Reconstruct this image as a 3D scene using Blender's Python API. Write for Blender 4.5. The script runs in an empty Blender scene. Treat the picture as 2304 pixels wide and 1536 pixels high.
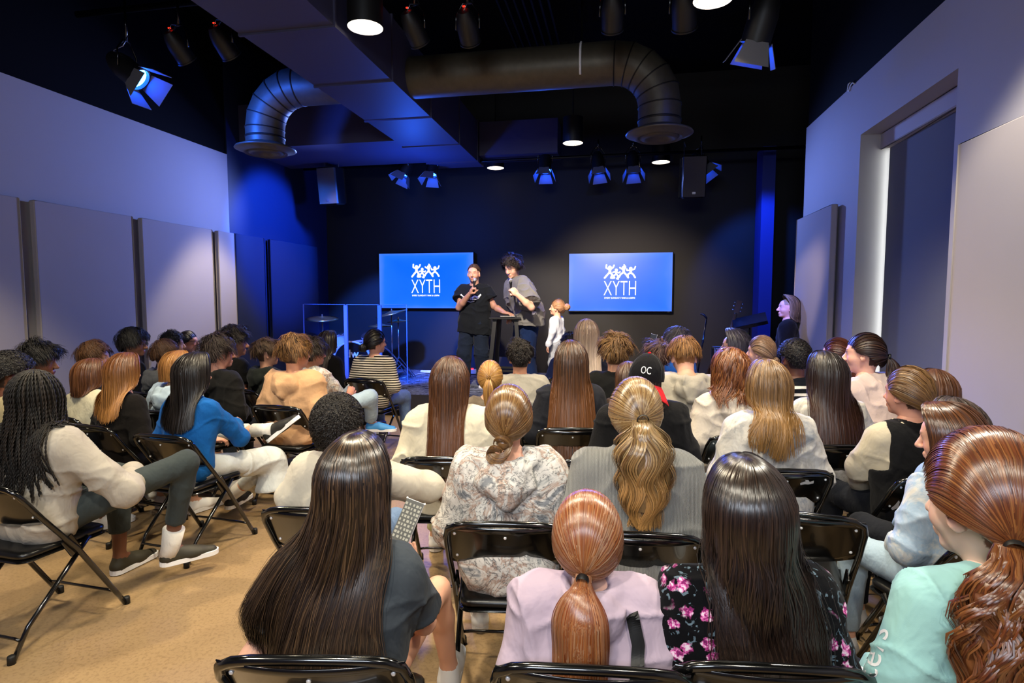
import bpy, math, random
import numpy as np
from mathutils import Vector, Matrix
from mathutils.bvhtree import BVHTree
random.seed(7); RNG = np.random.default_rng(7)
PI = math.pi
S = bpy.context.scene
COL = S.collection
# ------------------------------------------------------------------ camera, world, light, exposure
EYE = np.array([0.0, 0.0, 1.6]); F = 1310.0
YAW, PITCH = math.radians(10.6908), math.radians(4.278)
FW = np.array([-math.sin(YAW)*math.cos(PITCH), math.cos(YAW)*math.cos(PITCH), -math.sin(PITCH)])
RT = np.array([math.cos(YAW), math.sin(YAW), 0.0]); UP = np.cross(RT, FW)
def at(x, y, Y=None, Z=None, X=None):
    """point of the room seen at (x, y) of the 2304x1536 photograph, on the plane Y, Z or X"""
    d = FW + RT*(x-1152)/F - UP*(y-768)/F
    t = Y/d[1] if Y is not None else ((Z-1.6)/d[2] if Z is not None else X/d[0])
    return EYE + t*d
cam = bpy.data.cameras.new('camera'); co = bpy.data.objects.new('camera', cam); COL.objects.link(co)
cam.sensor_width = 36; cam.lens = 36*F/2304; cam.clip_start = .05; cam.clip_end = 60
co.matrix_world = Matrix(((RT[0], UP[0], -FW[0], 0), (RT[1], UP[1], -FW[1], 0), (RT[2], UP[2], -FW[2], 1.6), (0, 0, 0, 1)))
S.camera = co
w = bpy.data.worlds.new('world'); S.world = w; w.use_nodes = True
w.node_tree.nodes['Background'].inputs[0].default_value = (.5, .55, .8, 1)
w.node_tree.nodes['Background'].inputs[1].default_value = .015
S.view_settings.view_transform = 'Standard'; S.view_settings.look = 'None'
S.view_settings.exposure = 0.6; S.view_settings.gamma = 1; S.view_settings.use_curve_mapping = False
S.cycles.max_bounces = 6; S.cycles.diffuse_bounces = 3; S.cycles.glossy_bounces = 3
S.cycles.transparent_max_bounces = 10; S.cycles.transmission_bounces = 4
S.cycles.use_denoising = True; S.cycles.sample_clamp_indirect = 4; S.cycles.caustics_reflective = False
XL, XR, YB, ZW, ZC = -5.35, 2.07, 10.0, 3.56, 5.2     # walls left/right, back, top of the white paint, ceiling
YBACK = -2.6                                           # wall behind the camera
def light(kind, name, loc, energy, color, target=None, size=.1, spot=60, blend=.5, sy=None):
    l = bpy.data.lights.new(name, kind); o = bpy.data.objects.new(name, l); COL.objects.link(o)
    l.energy = energy; l.color = color; o.location = loc
    if kind == 'AREA':
        l.size = size
        if sy: l.shape = 'RECTANGLE'; l.size_y = sy
    else: l.shadow_soft_size = size
    if kind == 'SPOT': l.spot_size = math.radians(spot); l.spot_blend = blend
    if target is not None:
        o.rotation_euler = (Vector(target)-Vector(loc)).to_track_quat('-Z', 'Y').to_euler()
    return o
WARM = (1.0, .79, .50); NEUT = (1.0, .92, .76); COOL = (.80, .88, 1.0); BLUE = (.02, .12, 1.0)
# cool area light added behind the camera for hair highlights; no window built
light('AREA', 'rear_cool_fill', (-.5, YBACK+.1, 3.0), 85, COOL, (-.4, 2.5, 1.0), 1.8, sy=.9)
# unseen spots added behind the camera to light the front seats
for (x, y, e) in ((-2.6, -.4, 125), (.9, -.6, 110), (-.8, .2, 140)):
    light('SPOT', 'seat_fill_spot', (x, y, 3.6), e, NEUT, (x*.9, y+1.2, 0), .09, 110, .6)
# stage wash: warm front light on the speakers, blue light on walls, stage and left side
light('SPOT', 'stage_front', (-1.5, 5.2, 3.5), 760, (1, .86, .70), (-1.55, 8.3, 1.35), .08, 44, .5)
light('SPOT', 'stage_front', (-.5, 5.2, 3.45), 800, (1, .80, .60), (.1, 10, 1.0), .12, 46, .8)
light('SPOT', 'stage_blue', (-3.5, 7.9, 3.4), 900, BLUE, (-5.35, 8.25, 2.55), .10, 62, .5)
light('SPOT', 'stage_blue', (-3.0, 5.3, 3.5), 4200, BLUE, (-3.9, 9.4, .8), .10, 34, .35)
light('SPOT', 'stage_blue', (1.1, 5.3, 3.5), 1100, BLUE, (1.4, 7.9, .8), .1, 30, .6)
light('SPOT', 'stage_back', (-1.2, 8.9, 3.3), 200, BLUE, (-.9, 5.5, 1.0), .1, 90, .6)
light('SPOT', 'stage_back', (-3.7, 8.7, 3.25), 420, (.22, .32, 1.0), (-5.3, 4.6, 2.2), .1, 80, .9)
light('SPOT', 'stage_back', (.45, 8.7, 3.3), 220, (.18, .30, 1.0), (2.1, 5.6, 2.0), .1, 84, .9)
light('POINT', 'duct_fill', (-3.0, 8.2, 2.9), 60, BLUE, None, .1)  # bare point light added to tint the duct underside blue
light('SPOT', 'lamp_beam', (-4.3, 4.9, 3.5), 160, BLUE, (-3.7, 6.0, 3.5), .06, 60, .6)
light('SPOT', 'stage_front', (.9, 4.8, 3.3), 220, (1, .8, .72), (1.85, 7.15, 1.5), .08, 24, .6)  # narrow spot added to brighten the person by the right wall
light('SPOT', 'stage_back', (.1, 8.7, 3.3), 1200, (.10, .18, 1.0), (.9, 5.4, 1.1), .1, 34, .8)

# ------------------------------------------------------------------ small tools
def lin(c):
    if isinstance(c, str): c = [int(c[i:i+2], 16)/255 for i in (0, 2, 4)]
    return tuple((x/12.92 if x <= .04045 else ((x+.055)/1.055)**2.4) for x in c[:3]) + (1.0,)
def tag(o, label=None, cat=None, group=None, kind=None):
    if label: o['label'] = label
    if cat: o['category'] = cat
    if group: o['group'] = group
    if kind: o['kind'] = kind
    return o
def empty(name, loc=(0, 0, 0), rz=0.0, label=None, cat=None, group=None):
    o = bpy.data.objects.new(name, None); COL.objects.link(o); o.location = loc; o.rotation_euler = (0, 0, rz)
    o.empty_display_size = .1
    return tag(o, label, cat, group)
class G:
    """collects shapes into one mesh"""
    def __init__(s): s.v = []; s.f = []; s.m = []
    def add(s, vs, fs, m=0):
        n = len(s.v); s.v += [tuple(map(float, p)) for p in vs]; s.f += [tuple(i+n for i in f) for f in fs]; s.m += [m]*len(fs); return s
    def box(s, c, d, R=None, m=0, bev=0):
        x, y, z = [a/2 for a in d]; c = np.array(c, float)
        if bev:
            vs = []; b = bev
            for sz, e in ((-1, b), (-1, 0), (1, 0), (1, b)):
                zz = sz*z if e else sz*(z-b)
                for (px, py) in ((-x, -y), (x, -y), (x, y), (-x, y)):
                    sx, sy = np.sign(px), np.sign(py)
                    for (ex, ey) in (((b+e, e), (e, b+e)) if (sx*sy > 0) else ((e, b+e), (b+e, e))):
                        vs.append((px-sx*ex, py-sy*ey, zz))
            fs = [tuple(range(7, -1, -1)), tuple(range(24, 32))]
            for L in range(3):
                for i in range(8): fs.append((L*8+i, L*8+(i+1) % 8, L*8+8+(i+1) % 8, L*8+8+i))
        else:
            vs = [(a*x, b*y, e*z) for e in (-1, 1) for a, b in ((-1, -1), (1, -1), (1, 1), (-1, 1))]
            fs = [(3, 2, 1, 0), (4, 5, 6, 7), (0, 1, 5, 4), (1, 2, 6, 5), (2, 3, 7, 6), (3, 0, 4, 7)]
        vs = np.array(vs)
        if R is not None: vs = vs @ np.array(R).T
        return s.add(vs+c, fs, m)
    def tube(s, pts, r, n=8, m=0, caps=True, closed=False):
        pts = np.array(pts, float); N = len(pts); r = np.broadcast_to(r, (N,))
        if closed: T = np.roll(pts, -1, 0)-np.roll(pts, 1, 0)
        else: T = np.gradient(pts, axis=0)
        T /= np.linalg.norm(T, axis=1)[:, None]+1e-9
        a = np.array([0, 0, 1.]) if abs(T[0][2]) < .9 else np.array([1., 0, 0])
        u = np.cross(T[0], a); u /= np.linalg.norm(u); vs = []
        for i in range(N):
            u = u-T[i]*(u@T[i]); u /= np.linalg.norm(u)+1e-9; w_ = np.cross(T[i], u)
            for k in range(n):
                q = 2*PI*k/n; vs.append(pts[i]+r[i]*(u*math.cos(q)+w_*math.sin(q)))
        fs = []
        for i in range(N if closed else N-1):
            j = (i+1) % N
            for k in range(n): fs.append((i*n+k, i*n+(k+1) % n, j*n+(k+1) % n, j*n+k))
        if caps and not closed: fs += [tuple(range(n-1, -1, -1)), tuple((N-1)*n+k for k in range(n))]
        return s.add(vs, fs, m)
    def lathe(s, prof, c=(0, 0, 0), R=None, n=24, m=0):
        vs = []; P_ = len(prof)
        for (r, z) in prof:
            for k in range(n): q = 2*PI*k/n; vs.append((r*math.cos(q), r*math.sin(q), z))
        fs = [(i*n+k, i*n+(k+1) % n, (i+1)*n+(k+1) % n, (i+1)*n+k) for i in range(P_-1) for k in range(n)]
        if prof[0][0] > 1e-6: fs.append(tuple(range(n-1, -1, -1)))
        if prof[-1][0] > 1e-6: fs.append(tuple((P_-1)*n+k for k in range(n)))
        vs = np.array(vs)
        if R is not None: vs = vs @ np.array(R).T
        return s.add(vs+np.array(c), fs, m)
    def ball(s, c, r, n=12, m=0):
        r = np.broadcast_to(r, (3,)); k = n//2
        prof = [(math.sin(PI*i/k), -math.cos(PI*i/k)) for i in range(k+1)]
        t = G(); t.lathe(prof, n=n); return s.add(np.array(t.v)*r+np.array(c), t.f, m)
    def prism(s, poly, h, R=None, c=(0, 0, 0), m=0):
        n = len(poly); vs = [(x, y, 0) for x, y in poly]+[(x, y, h) for x, y in poly]
        fs = [tuple(range(n-1, -1, -1)), tuple(range(n, 2*n))]+[(i, (i+1) % n, n+(i+1) % n, n+i) for i in range(n)]
        vs = np.array(vs)
        if R is not None: vs = vs @ np.array(R).T
        return s.add(vs+np.array(c), fs, m)
    def build(s, name, mats, parent=None, smooth=False, loc=None):
        me = bpy.data.meshes.new(name); me.from_pydata(s.v, [], s.f)
        mats = mats if isinstance(mats, (list, tuple)) else [mats]
        for m_ in mats: me.materials.append(m_)
        if len(mats) > 1: me.polygons.foreach_set('material_index', s.m)
        if smooth:
            me.polygons.foreach_set('use_smooth', [True]*len(me.polygons))
        me.update()
        if smooth == 'auto':
            try: me.set_sharp_from_angle(angle=math.radians(40))
            except Exception: pass
        o = bpy.data.objects.new(name, me); COL.objects.link(o)
        if parent is not None: o.parent = parent
        if loc is not None: o.location = loc
        return o
def rawmesh(name, V, Q, mat, parent=None, tint=None, uv=None):
    """fast mesh from numpy arrays (quads or triangles in Q)"""
    me = bpy.data.meshes.new(name); V = np.ascontiguousarray(V, np.float32); Q = np.ascontiguousarray(Q, np.int32); n, k = Q.shape
    me.vertices.add(len(V)); me.vertices.foreach_set('co', V.ravel())
    me.loops.add(n*k); me.loops.foreach_set('vertex_index', Q.ravel())
    me.polygons.add(n); me.polygons.foreach_set('loop_start', np.arange(0, n*k, k, dtype=np.int32))
    me.polygons.foreach_set('loop_total', np.full(n, k, np.int32)); me.polygons.foreach_set('use_smooth', np.ones(n, bool))
    me.update(calc_edges=True)
    if tint is not None:
        a = me.color_attributes.new('tint', 'FLOAT_COLOR', 'POINT'); c = np.ones((len(V), 4), np.float32); c[:, :3] = tint; a.data.foreach_set('color', c.ravel())
    if uv is not None:
        l = me.uv_layers.new(name='UVMap'); l.data.foreach_set('uv', np.ascontiguousarray(uv[Q.ravel()], np.float32).ravel())
    me.materials.append(mat)
    o = bpy.data.objects.new(name, me); COL.objects.link(o)
    if parent is not None: o.parent = parent
    return o
def Rz(a): c, s = math.cos(a), math.sin(a); return np.array([[c, -s, 0], [s, c, 0], [0, 0, 1.]])
def Rx(a): c, s = math.cos(a), math.sin(a); return np.array([[1., 0, 0], [0, c, -s], [0, s, c]])
def Ry(a): c, s = math.cos(a), math.sin(a); return np.array([[c, 0, s], [0, 1., 0], [-s, 0, c]])
def look(d, up=(0, 0, 1)):
    """rotation whose local +Y points along d"""
    y = np.array(d, float); y /= np.linalg.norm(y); x = np.cross(y, up); x /= np.linalg.norm(x)+1e-9
    return np.stack([x, y, np.cross(x, y)], 1)
def ztube(d):
    """rotation whose local +Z points along d"""
    z = np.array(d, float); z /= np.linalg.norm(z); a = np.array([0, 1., 0]) if abs(z[1]) < .9 else np.array([1., 0, 0])
    x = np.cross(a, z); x /= np.linalg.norm(x); return np.stack([x, np.cross(z, x), z], 1)

# ------------------------------------------------------------------ materials
class Mt:
    def __init__(s, name):
        s.m = bpy.data.materials.new(name); s.m.use_nodes = True; s.t = s.m.node_tree; s.b = s.t.nodes['Principled BSDF']
    def n(s, typ, **kw):
        x = s.t.nodes.new('ShaderNode'+typ)
        for k, v in kw.items():
            if k in x.inputs.keys() and not hasattr(x, k): x.inputs[k].default_value = v
            else:
                try: setattr(x, k, v)
                except Exception: x.inputs[k].default_value = v
        return x
    def l(s, a, b): s.t.links.new(a, b)
    def co(s, scale=(1, 1, 1)):
        tc = s.n('TexCoord'); mp = s.n('Mapping'); s.l(tc.outputs['Object'], mp.inputs[0]); mp.inputs['Scale'].default_value = scale; return mp.outputs[0]
    def noise(s, scale, detail=3, rough=.5, co=None, dist=0):
        x = s.n('TexNoise'); x.inputs['Scale'].default_value = scale; x.inputs['Detail'].default_value = detail; x.inputs['Roughness'].default_value = rough; x.inputs['Distortion'].default_value = dist
        if co is not None: s.l(co, x.inputs['Vector'])
        return x.outputs['Fac']
    def ramp(s, fac, stops, interp='LINEAR'):
        x = s.n('ValToRGB'); s.l(fac, x.inputs[0]); e = x.color_ramp; e.interpolation = interp
        while len(e.elements) < len(stops): e.elements.new(.5)
        for k, (p, c) in enumerate(stops): e.elements[k].position = p; e.elements[k].color = c if not isinstance(c, str) else lin(c)
        return x.outputs[0]
    def mix(s, fac, a, b, mode='MIX'):
        x = s.n('Mix', data_type='RGBA', blend_type=mode)
        for i, v in ((0, fac), (6, a), (7, b)):
            if isinstance(v, (int, float)): x.inputs[i].default_value = v
            elif isinstance(v, str): x.inputs[i].default_value = lin(v)
            elif isinstance(v, tuple): x.inputs[i].default_value = v
            else: s.l(v, x.inputs[i])
        return x.outputs[2]
    def math(s, op, a, b=0.0):
        x = s.n('Math', operation=op)
        for i, v in ((0, a), (1, b)):
            if isinstance(v, (int, float)): x.inputs[i].default_value = v
            else: s.l(v, x.inputs[i])
        return x.outputs[0]
    def bump(s, h, strength, dist=.01, prev=None):
        x = s.n('Bump'); s.l(h, x.inputs['Height']); x.inputs['Strength'].default_value = strength; x.inputs['Distance'].default_value = dist
        if prev is not None: s.l(prev, x.inputs['Normal'])
        s.l(x.outputs[0], s.b.inputs['Normal']); return x.outputs[0]
    def set(s, col=None, rough=None, metal=None, spec=None, **kw):
        if col is not None:
            if isinstance(col, (str, tuple)): s.b.inputs['Base Color'].default_value = lin(col) if isinstance(col, str) else col
            else: s.l(col, s.b.inputs['Base Color'])
        if rough is not None: s.b.inputs['Roughness'].default_value = rough
        if metal is not None: s.b.inputs['Metallic'].default_value = metal
        if spec is not None: s.b.inputs['Specular IOR Level'].default_value = spec
        for k, v in kw.items(): s.b.inputs[k.replace('_', ' ')].default_value = v
        return s
def plain(name, col, rough=.5, metal=0, spec=.5, bump=0, bs=60, **kw):
    m = Mt(name); m.set(col, rough, metal, spec, **kw)
    if bump: m.bump(m.noise(bs, 3, co=m.co()), bump, .004)
    return m.m
def glow(name, col, strength):
    m = Mt(name); m.set((0, 0, 0, 1), .6); m.b.inputs['Emission Color'].default_value = lin(col); m.b.inputs['Emission Strength'].default_value = strength; return m.m
def painted(name, col, rough=.7, var=.04, bs=90, spec=.3):
    m = Mt(name); c = m.co(); n = m.noise(1.3, 4, co=c)
    m.set(m.mix(m.math('MULTIPLY', n, var*2), col, '000000'), rough, spec=spec); m.bump(m.noise(bs, 4, co=c), .12, .003); return m.m
M = {}
M['wallpaint'] = painted('white_wall_paint', 'a9a4a4'); M['panel'] = painted('acoustic_panel_fabric', 'a8a09e', .95, .05, 400, .1)
M['navy'] = painted('navy_wall_paint', '1a2340', .5); M['black'] = painted('black_wall_paint', '0c0c0e', .7); M['navypanel'] = painted('navy_panel_fabric', '18203a', .85)
M['blackceil'] = painted('black_ceiling_paint', '060607', .9, spec=.1); M['backwall'] = painted('charcoal_wall_paint', '1f1d1a', .6)
M['metal'] = plain('black_enamel_metal', '070707', .16, 0, .6, Coat_Weight=.4); M['vinyl'] = plain('black_vinyl', '0a0a0a', .32, 0, .5, .08, 200)
M['rivet'] = plain('bright_rivet', 'e4e4e4', .35, .2); M['rubber'] = plain('black_rubber', '0c0c0c', .6); M['steel'] = plain('chrome_steel', 'c0c4cc', .2, .95)
M['matt'] = plain('matt_black_plastic', '0b0b0c', .5); M['white'] = plain('white_plastic', 'e8e8e8', .4); M['cable'] = plain('white_cable', 'd8d8d8', .5)
M['beamgrey'] = painted('grey_blue_duct_paint', '40405a', .55, .06, 30); M['ceilpipe'] = plain('dark_steel_pipe', '111113', .4, .6)
def _floor():
    m = Mt('tan_polished_concrete'); c = m.co(); a = m.noise(.9, 5, .6, c); b = m.noise(60, 3, .6, c); d = m.noise(7, 5, .65, c)
    col = m.mix(a, '7f6648', 'a28660'); col = m.mix(m.math('MULTIPLY', d, .35), col, 'b09872'); sp = m.ramp(b, [(.35, '6e573b'), (.52, 'ffffff')]); col = m.mix(.28, col, sp, 'MULTIPLY')
    m.set(col, .34, spec=.45); m.bump(d, .06, .002); return m.m
M['floor'] = _floor()
def _carpet():
    m = Mt('patterned_stage_carpet'); c = m.co((1.2, 5, 1)); a = m.noise(3.2, 4, .6, c, 1.2); n2 = m.noise(160, 2, .5, c)
    m.set(m.ramp(a, [(.43, '14161f'), (.5, '8a8f9c'), (.56, '1b1e29'), (.63, '9ea3b0'), (.7, '20232e')]), .95, spec=.1); m.bump(n2, .5, .004); return m.m
M['carpet'] = _carpet()
def _duct():
    m = Mt('galvanised_spiral_duct'); c = m.co(); a = m.noise(14, 4, .6, c)
    m.set(m.mix(a, '4a4438', '625c4e'), .5, .5); m.bump(m.noise(40, 2, co=c), .05, .002); return m.m
M['duct'] = _duct(); M['seam'] = plain('duct_seam', '2a2722', .5, .6)
M['glass'] = Mt('clear_acrylic').set('04060a', .05, 0, .5, Alpha=.10).m
# ------------------------------------------------------------------ the room
def struct(name, g, m, smooth=False):
    o = g.build(name, m, None, smooth); o['kind'] = 'structure'; return o
def slab(name, x0, x1, y0, y1, z0, z1, m):
    return struct(name, G().box(((x0+x1)/2, (y0+y1)/2, (z0+z1)/2), (x1-x0, y1-y0, z1-z0)), m)
YP = 7.28                                     # where the white paint ends
XO = 3.0                                      # right side of the stage recess
slab('floor', XL-.3, XO+.3, YBACK-.2, YB+.2, -.2, 0, M['floor'])
slab('ceiling', XL-.3, XO+.3, YBACK-.2, YB+.2, ZC, ZC+.2, M['blackceil'])
slab('wall_left', XL-.2, XL, YBACK, YP, 0, ZW, M['wallpaint'])
slab('wall_left_upper', XL-.2, XL-.02, YBACK, YP, ZW, ZC, M['blackceil'])
slab('wall_left_stage', XL-.2, XL, YP, YB, 0, ZC, M['navy'])
slab('wall_back', XL-.2, XO+.2, YB, YB+.2, 0, ZC, M['backwall'])
slab('wall_behind_camera', XL-.2, XR+.5, YBACK-.2, YBACK, 0, ZC, M['wallpaint'])
WY0, WY1, WZ = 4.26, 5.80, 3.05              # window opening of the right wall
g = G()
for (y0, y1, z0, z1) in ((YBACK, WY0, 0, ZW), (WY0, WY1, WZ, ZW), (WY1, 7.42, 0, ZW), (WY0, WY1, 0, .12)):
    g.box((XR+.2, (y0+y1)/2, (z0+z1)/2), (.4, y1-y0, z1-z0))
struct('wall_right', g, M['wallpaint'])
slab('wall_right_upper', XR+.02, XR+.4, YBACK, 7.42, ZW, ZC, M['blackceil'])
slab('wall_right_stage', XO, XO+.2, 7.0, YB, 0, ZC, M['black'])
slab('wall_stage_return', XR+.4, XO, 7.22, 7.42, 0, ZC, M['black'])
w_ = empty('window_1', (XR+.33, (WY0+WY1)/2, 0)); w_['kind'] = 'structure'
G().box((0, 0, WZ/2), (.02, WY1-WY0, WZ)).build('pane', glow('daylight_through_pane', 'eef6f4', 5), w_)
g = G()
for y in (-.74, .74): g.box((-.03, y, WZ/2), (.05, .05, WZ))
g.build('window_frame', M['white'], w_)
sh = empty('roller_shade', (XR+.22, 0, 0), 0, 'grey roller shade pulled down over the tall window in the right wall', 'window shade')
G().box((0, (WY0+WY1-.06)/2, 1.53), (.006, WY1-WY0-.07, 2.82)).build('shade_fabric', painted('grey_shade_fabric', '6d7078', .85, .03, 500, .1), sh)
G().box((-.02, (WY0+WY1)/2, WZ-.07), (.1, WY1-WY0, .14), bev=.01).build('cassette', M['wallpaint'], sh)
# stage
slab('floor_stage', XL, XO, 7.42, YB, 0, .3, M['carpet'])
struct('trim_stage_front', G().box(((XL+XO)/2, 7.41, .19), (XO-XL, .03, .22)), painted('grey_stage_fascia', '4a4a50', .8, .1, 200))
struct('trim_stage_kick', G().box(((XL+XO)/2, 7.425, .04), (XO-XL, .03, .08)), M['black'])
# pillar lit blue at the right of the stage
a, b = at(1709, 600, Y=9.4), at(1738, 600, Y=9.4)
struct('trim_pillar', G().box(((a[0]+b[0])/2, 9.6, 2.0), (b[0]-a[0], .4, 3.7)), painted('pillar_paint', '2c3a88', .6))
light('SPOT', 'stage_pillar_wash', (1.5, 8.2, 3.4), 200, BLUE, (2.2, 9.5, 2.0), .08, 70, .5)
# acoustic panels
def panel(x, y0, y1, z1, mat, label, name='sound_absorber', grp=None, z0=.35):
    sgn = 1 if x < 0 else -1
    o = G().box((0, 0, (z0+z1)/2), (.06, y1-y0, z1-z0), bev=.008).build(name, mat, None, False, (x+sgn*.055, (y0+y1)/2, 0))
    return tag(o, label, 'acoustic panel', 'acoustic panels on the side walls')
for (y0, y1, mt, lb) in ((1.9, 4.35, 'panel', 'pale acoustic panel on left wall cut off by the left edge of the photo'),
                         (4.47, 5.57, 'panel', 'wide pale acoustic panel on left wall, second one from the left edge'),
                         (5.68, 6.83, 'panel', 'pale acoustic panel on left wall half lit by the warm spotlight'),
                         (6.93, YP-.005, 'panel', 'narrow pale acoustic strip on left wall where the white paint ends'),
                         (YP+.005, 7.95, 'navypanel', 'dark navy acoustic panel on left wall right beside the white paint'),
                         (8.10, 9.5, 'navypanel', 'dark navy acoustic panel on left wall nearest the stage drums')):
    panel(XL, y0, y1, 2.49, M[mt], lb)
panel(XR, 6.21, 7.38, 2.51, M['panel'], 'pale acoustic panel on right wall beyond the tall window')
panel(XR, 1.4, 4.05, 2.53, M['panel'], 'pale acoustic panel on right wall nearer than the tall window')
# ceiling: rectangular duct, cross duct, round branches
def ducts():
    zb = 3.68
    x0, x1 = -3.0, -2.2
    r = empty('rectangular_air_duct', (0, 0, 0), 0, 'long grey rectangular air duct running along the black ceiling toward the stage', 'air duct')
    G().box(((x0+x1)/2, 3.55, zb+.3), (x1-x0, 11.3, .6)).build('duct_body', M['beamgrey'], r)
    for y in (1.9, 3.1, 4.3, 5.45, 6.6, 7.8, 8.8): G().box(((x0+x1)/2, y, zb+.3), (x1-x0+.03, .025, .63)).build('duct_flange', M['beamgrey'], r)
    c = empty('cross_air_duct', (0, 0, 0), 0, 'flat grey air duct crossing above the left side of the stage front', 'air duct')
    G().box(((XL-3.02)/2, 8.2, zb+.32), (-3.03-XL, 1.3, .6)).build('duct_body', M['beamgrey'], c)
    G().box((-1.58, 9.1, zb+.34), (1.2, .5, .5)).build('duct_end', M['beamgrey'], c)
    def branch(x_start, x_end, Yd, zc, zl, label, strap):
        o = empty('round_air_duct', (x_end, Yd, 0), 0, label, 'air duct')
        sg = 1 if x_end > x_start else -1; R_ = .44; rr = .205
        pts = [(x_start-x_end, 0, zc)]
        xs = -sg*R_
        n0 = 4
        for k in range(1, n0+1): pts.append((x_start-x_end+(xs-(x_start-x_end))*k/n0, 0, zc))
        for k in range(1, 6):
            q = PI/2*k/5; pts.append((xs+sg*R_*math.sin(q), 0, zc-R_+R_*math.cos(q)))
        pts.append((0, 0, zl+.08))
        G().tube(pts, rr, 28).build('duct_pipe', M['duct'], o, 'auto')
        for k in range(4, len(pts)-1):
            p, q = np.array(pts[k]), np.array(pts[min(k+1, len(pts)-1)])-np.array(pts[k-1])
            G().tube([p-q/np.linalg.norm(q)*.006, p+q/np.linalg.norm(q)*.006], rr+.006, 28).build('duct_seam', M['seam'], o, True)
        for k in (1,): 
            G().tube([(0, 0, zl+.17), (0, 0, zl+.15)], rr+.006, 28).build('duct_seam', M['seam'], o, True)
        d = G().lathe([(.20, .10), (.22, .085), (.315, .05), (.325, .035), (.30, .03), (.235, 0), (.225, -.01), (.2, .01), (.15, .04)], (0, 0, zl), n=36).build('diffuser', M['duct'], o, True)
        G().lathe([(.17, .05), (.185, .03), (.19, 0), (.15, -.02), (.12, .0), (.06, .03), (0, .03)], (0, 0, zl), n=32).build('diffuser_cone', M['duct'], d, True)
        if strap is not None:
            G().tube([(strap-x_end+(.0), .0-.21*math.sin(t), zc+.21*math.cos(t)) for t in np.linspace(0, 2.3, 10)], .012, 6).build('strap', M['white'], o, True)
            G().tube([(strap-x_end, 0, zc+.2), (strap-x_end, 0, ZC)], .01, 6).build('hanger_rod', M['ceilpipe'], o)
    dr = at(1483, 303, Y=6.0); dl = at(598, 338, Y=6.0)
    branch(-2.25, dr[0], 6.0, 3.90, dr[2]-.03, 'round grey metal air duct bending down to a diffuser right of the stage centre', at(1305, 150, Y=5.8)[0])
    branch(-2.95, dl[0], 6.0, 3.90, dl[2]-.03, 'round metal air duct elbow dropping to a blue-lit diffuser on the left', None)
ducts()
g = G(); p0, p1 = at(850, 50, Y=4.9), at(1700, -10, Y=4.9)
tag(G().tube([(-5.2, 4.95, 4.32), (2.0, 4.95, 4.32)], .03, 10).build('lighting_pipe', M['ceilpipe'], None, True), 'dark steel lighting pipe across the black ceiling above the seats', 'pipe')
tag(G().tube([(-5.2, 9.0, 3.72), (2.6, 9.0, 3.72)], .025, 8).build('lighting_pipe', M['ceilpipe'], None, True), 'dark steel lighting pipe above the stage carrying the blue lamps', 'pipe')
g = G()
for k in range(7): g.tube([(-1.35+.09*k, 4.2, 4.75), (-1.35+.09*k, 8.0, 4.75)], .02, 6)
for y in (4.8, 6.2, 7.6): g.box((-1.08, y, 4.8), (.7, .04, .03))
tag(g.build('cable_tray', M['ceilpipe']), 'dark ribbed cable tray running along the ceiling behind the lighting pipe', 'cable tray')
# downlights
def downlight(px, py, lab, r=.125, e=0, Z=3.72):
    p = at(px, py, Z=Z)
    o = empty('pendant_downlight', (p[0], p[1], Z), 0, lab, 'ceiling lamp', 'round downlight cans hanging from the black ceiling')
    G().lathe([(r+.012, 0), (r+.014, .02), (r+.012, .34), (0, .35)], n=28).build('can', M['matt'], o, 'auto')
    G().lathe([(0, .03), (r*.98, .022), (r, .0), (r+.012, 0)], n=28).build('lens', glow('downlight_lens', 'fff0dc', 3.2), o, True)
    G().tube([(0, 0, .35), (0, 0, ZC-Z)], .01, 6).build('stem', M['matt'], o)
    if e: light('SPOT', 'downlight_and_fill', (p[0], p[1], Z-.03), e, WARM, (p[0], p[1], 0), .1, 100, .7)
downlight(822, 62, 'bright round downlight in front of the rectangular duct, largest and left of centre', e=190)
downlight(1604, 0, 'bright round downlight cut off by the top edge of the photo', e=190)
downlight(742, 347, 'small glowing downlight above the left hanging speaker', e=110)
downlight(1115, 378, 'small glowing downlight right where the long duct ends', e=0)
downlight(1289, 322, 'small glowing downlight above the middle of the stage', e=45)
downlight(1487, 365, 'small glowing downlight just below the right round diffuser', e=0)
for (x, y, e, a) in ((-4.45, 6.75, 270, 66), (-3.6, 2.7, 220, 100), (1.2, 2.9, 210, 105), (-1.3, 2.7, 220, 100), (-.2, 3.6, 100, 100), (-.6, 6.0, 60, 90), (-2.5, 3.3, 110, 100)):  # beams without cans, mostly added to brighten the seat rows
    light('SPOT', 'downlight_and_fill', (x, y, 3.7), e, (1, .86, .62) if x != 1.2 else NEUT, (x, y, 0), .1, a, .35)
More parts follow.
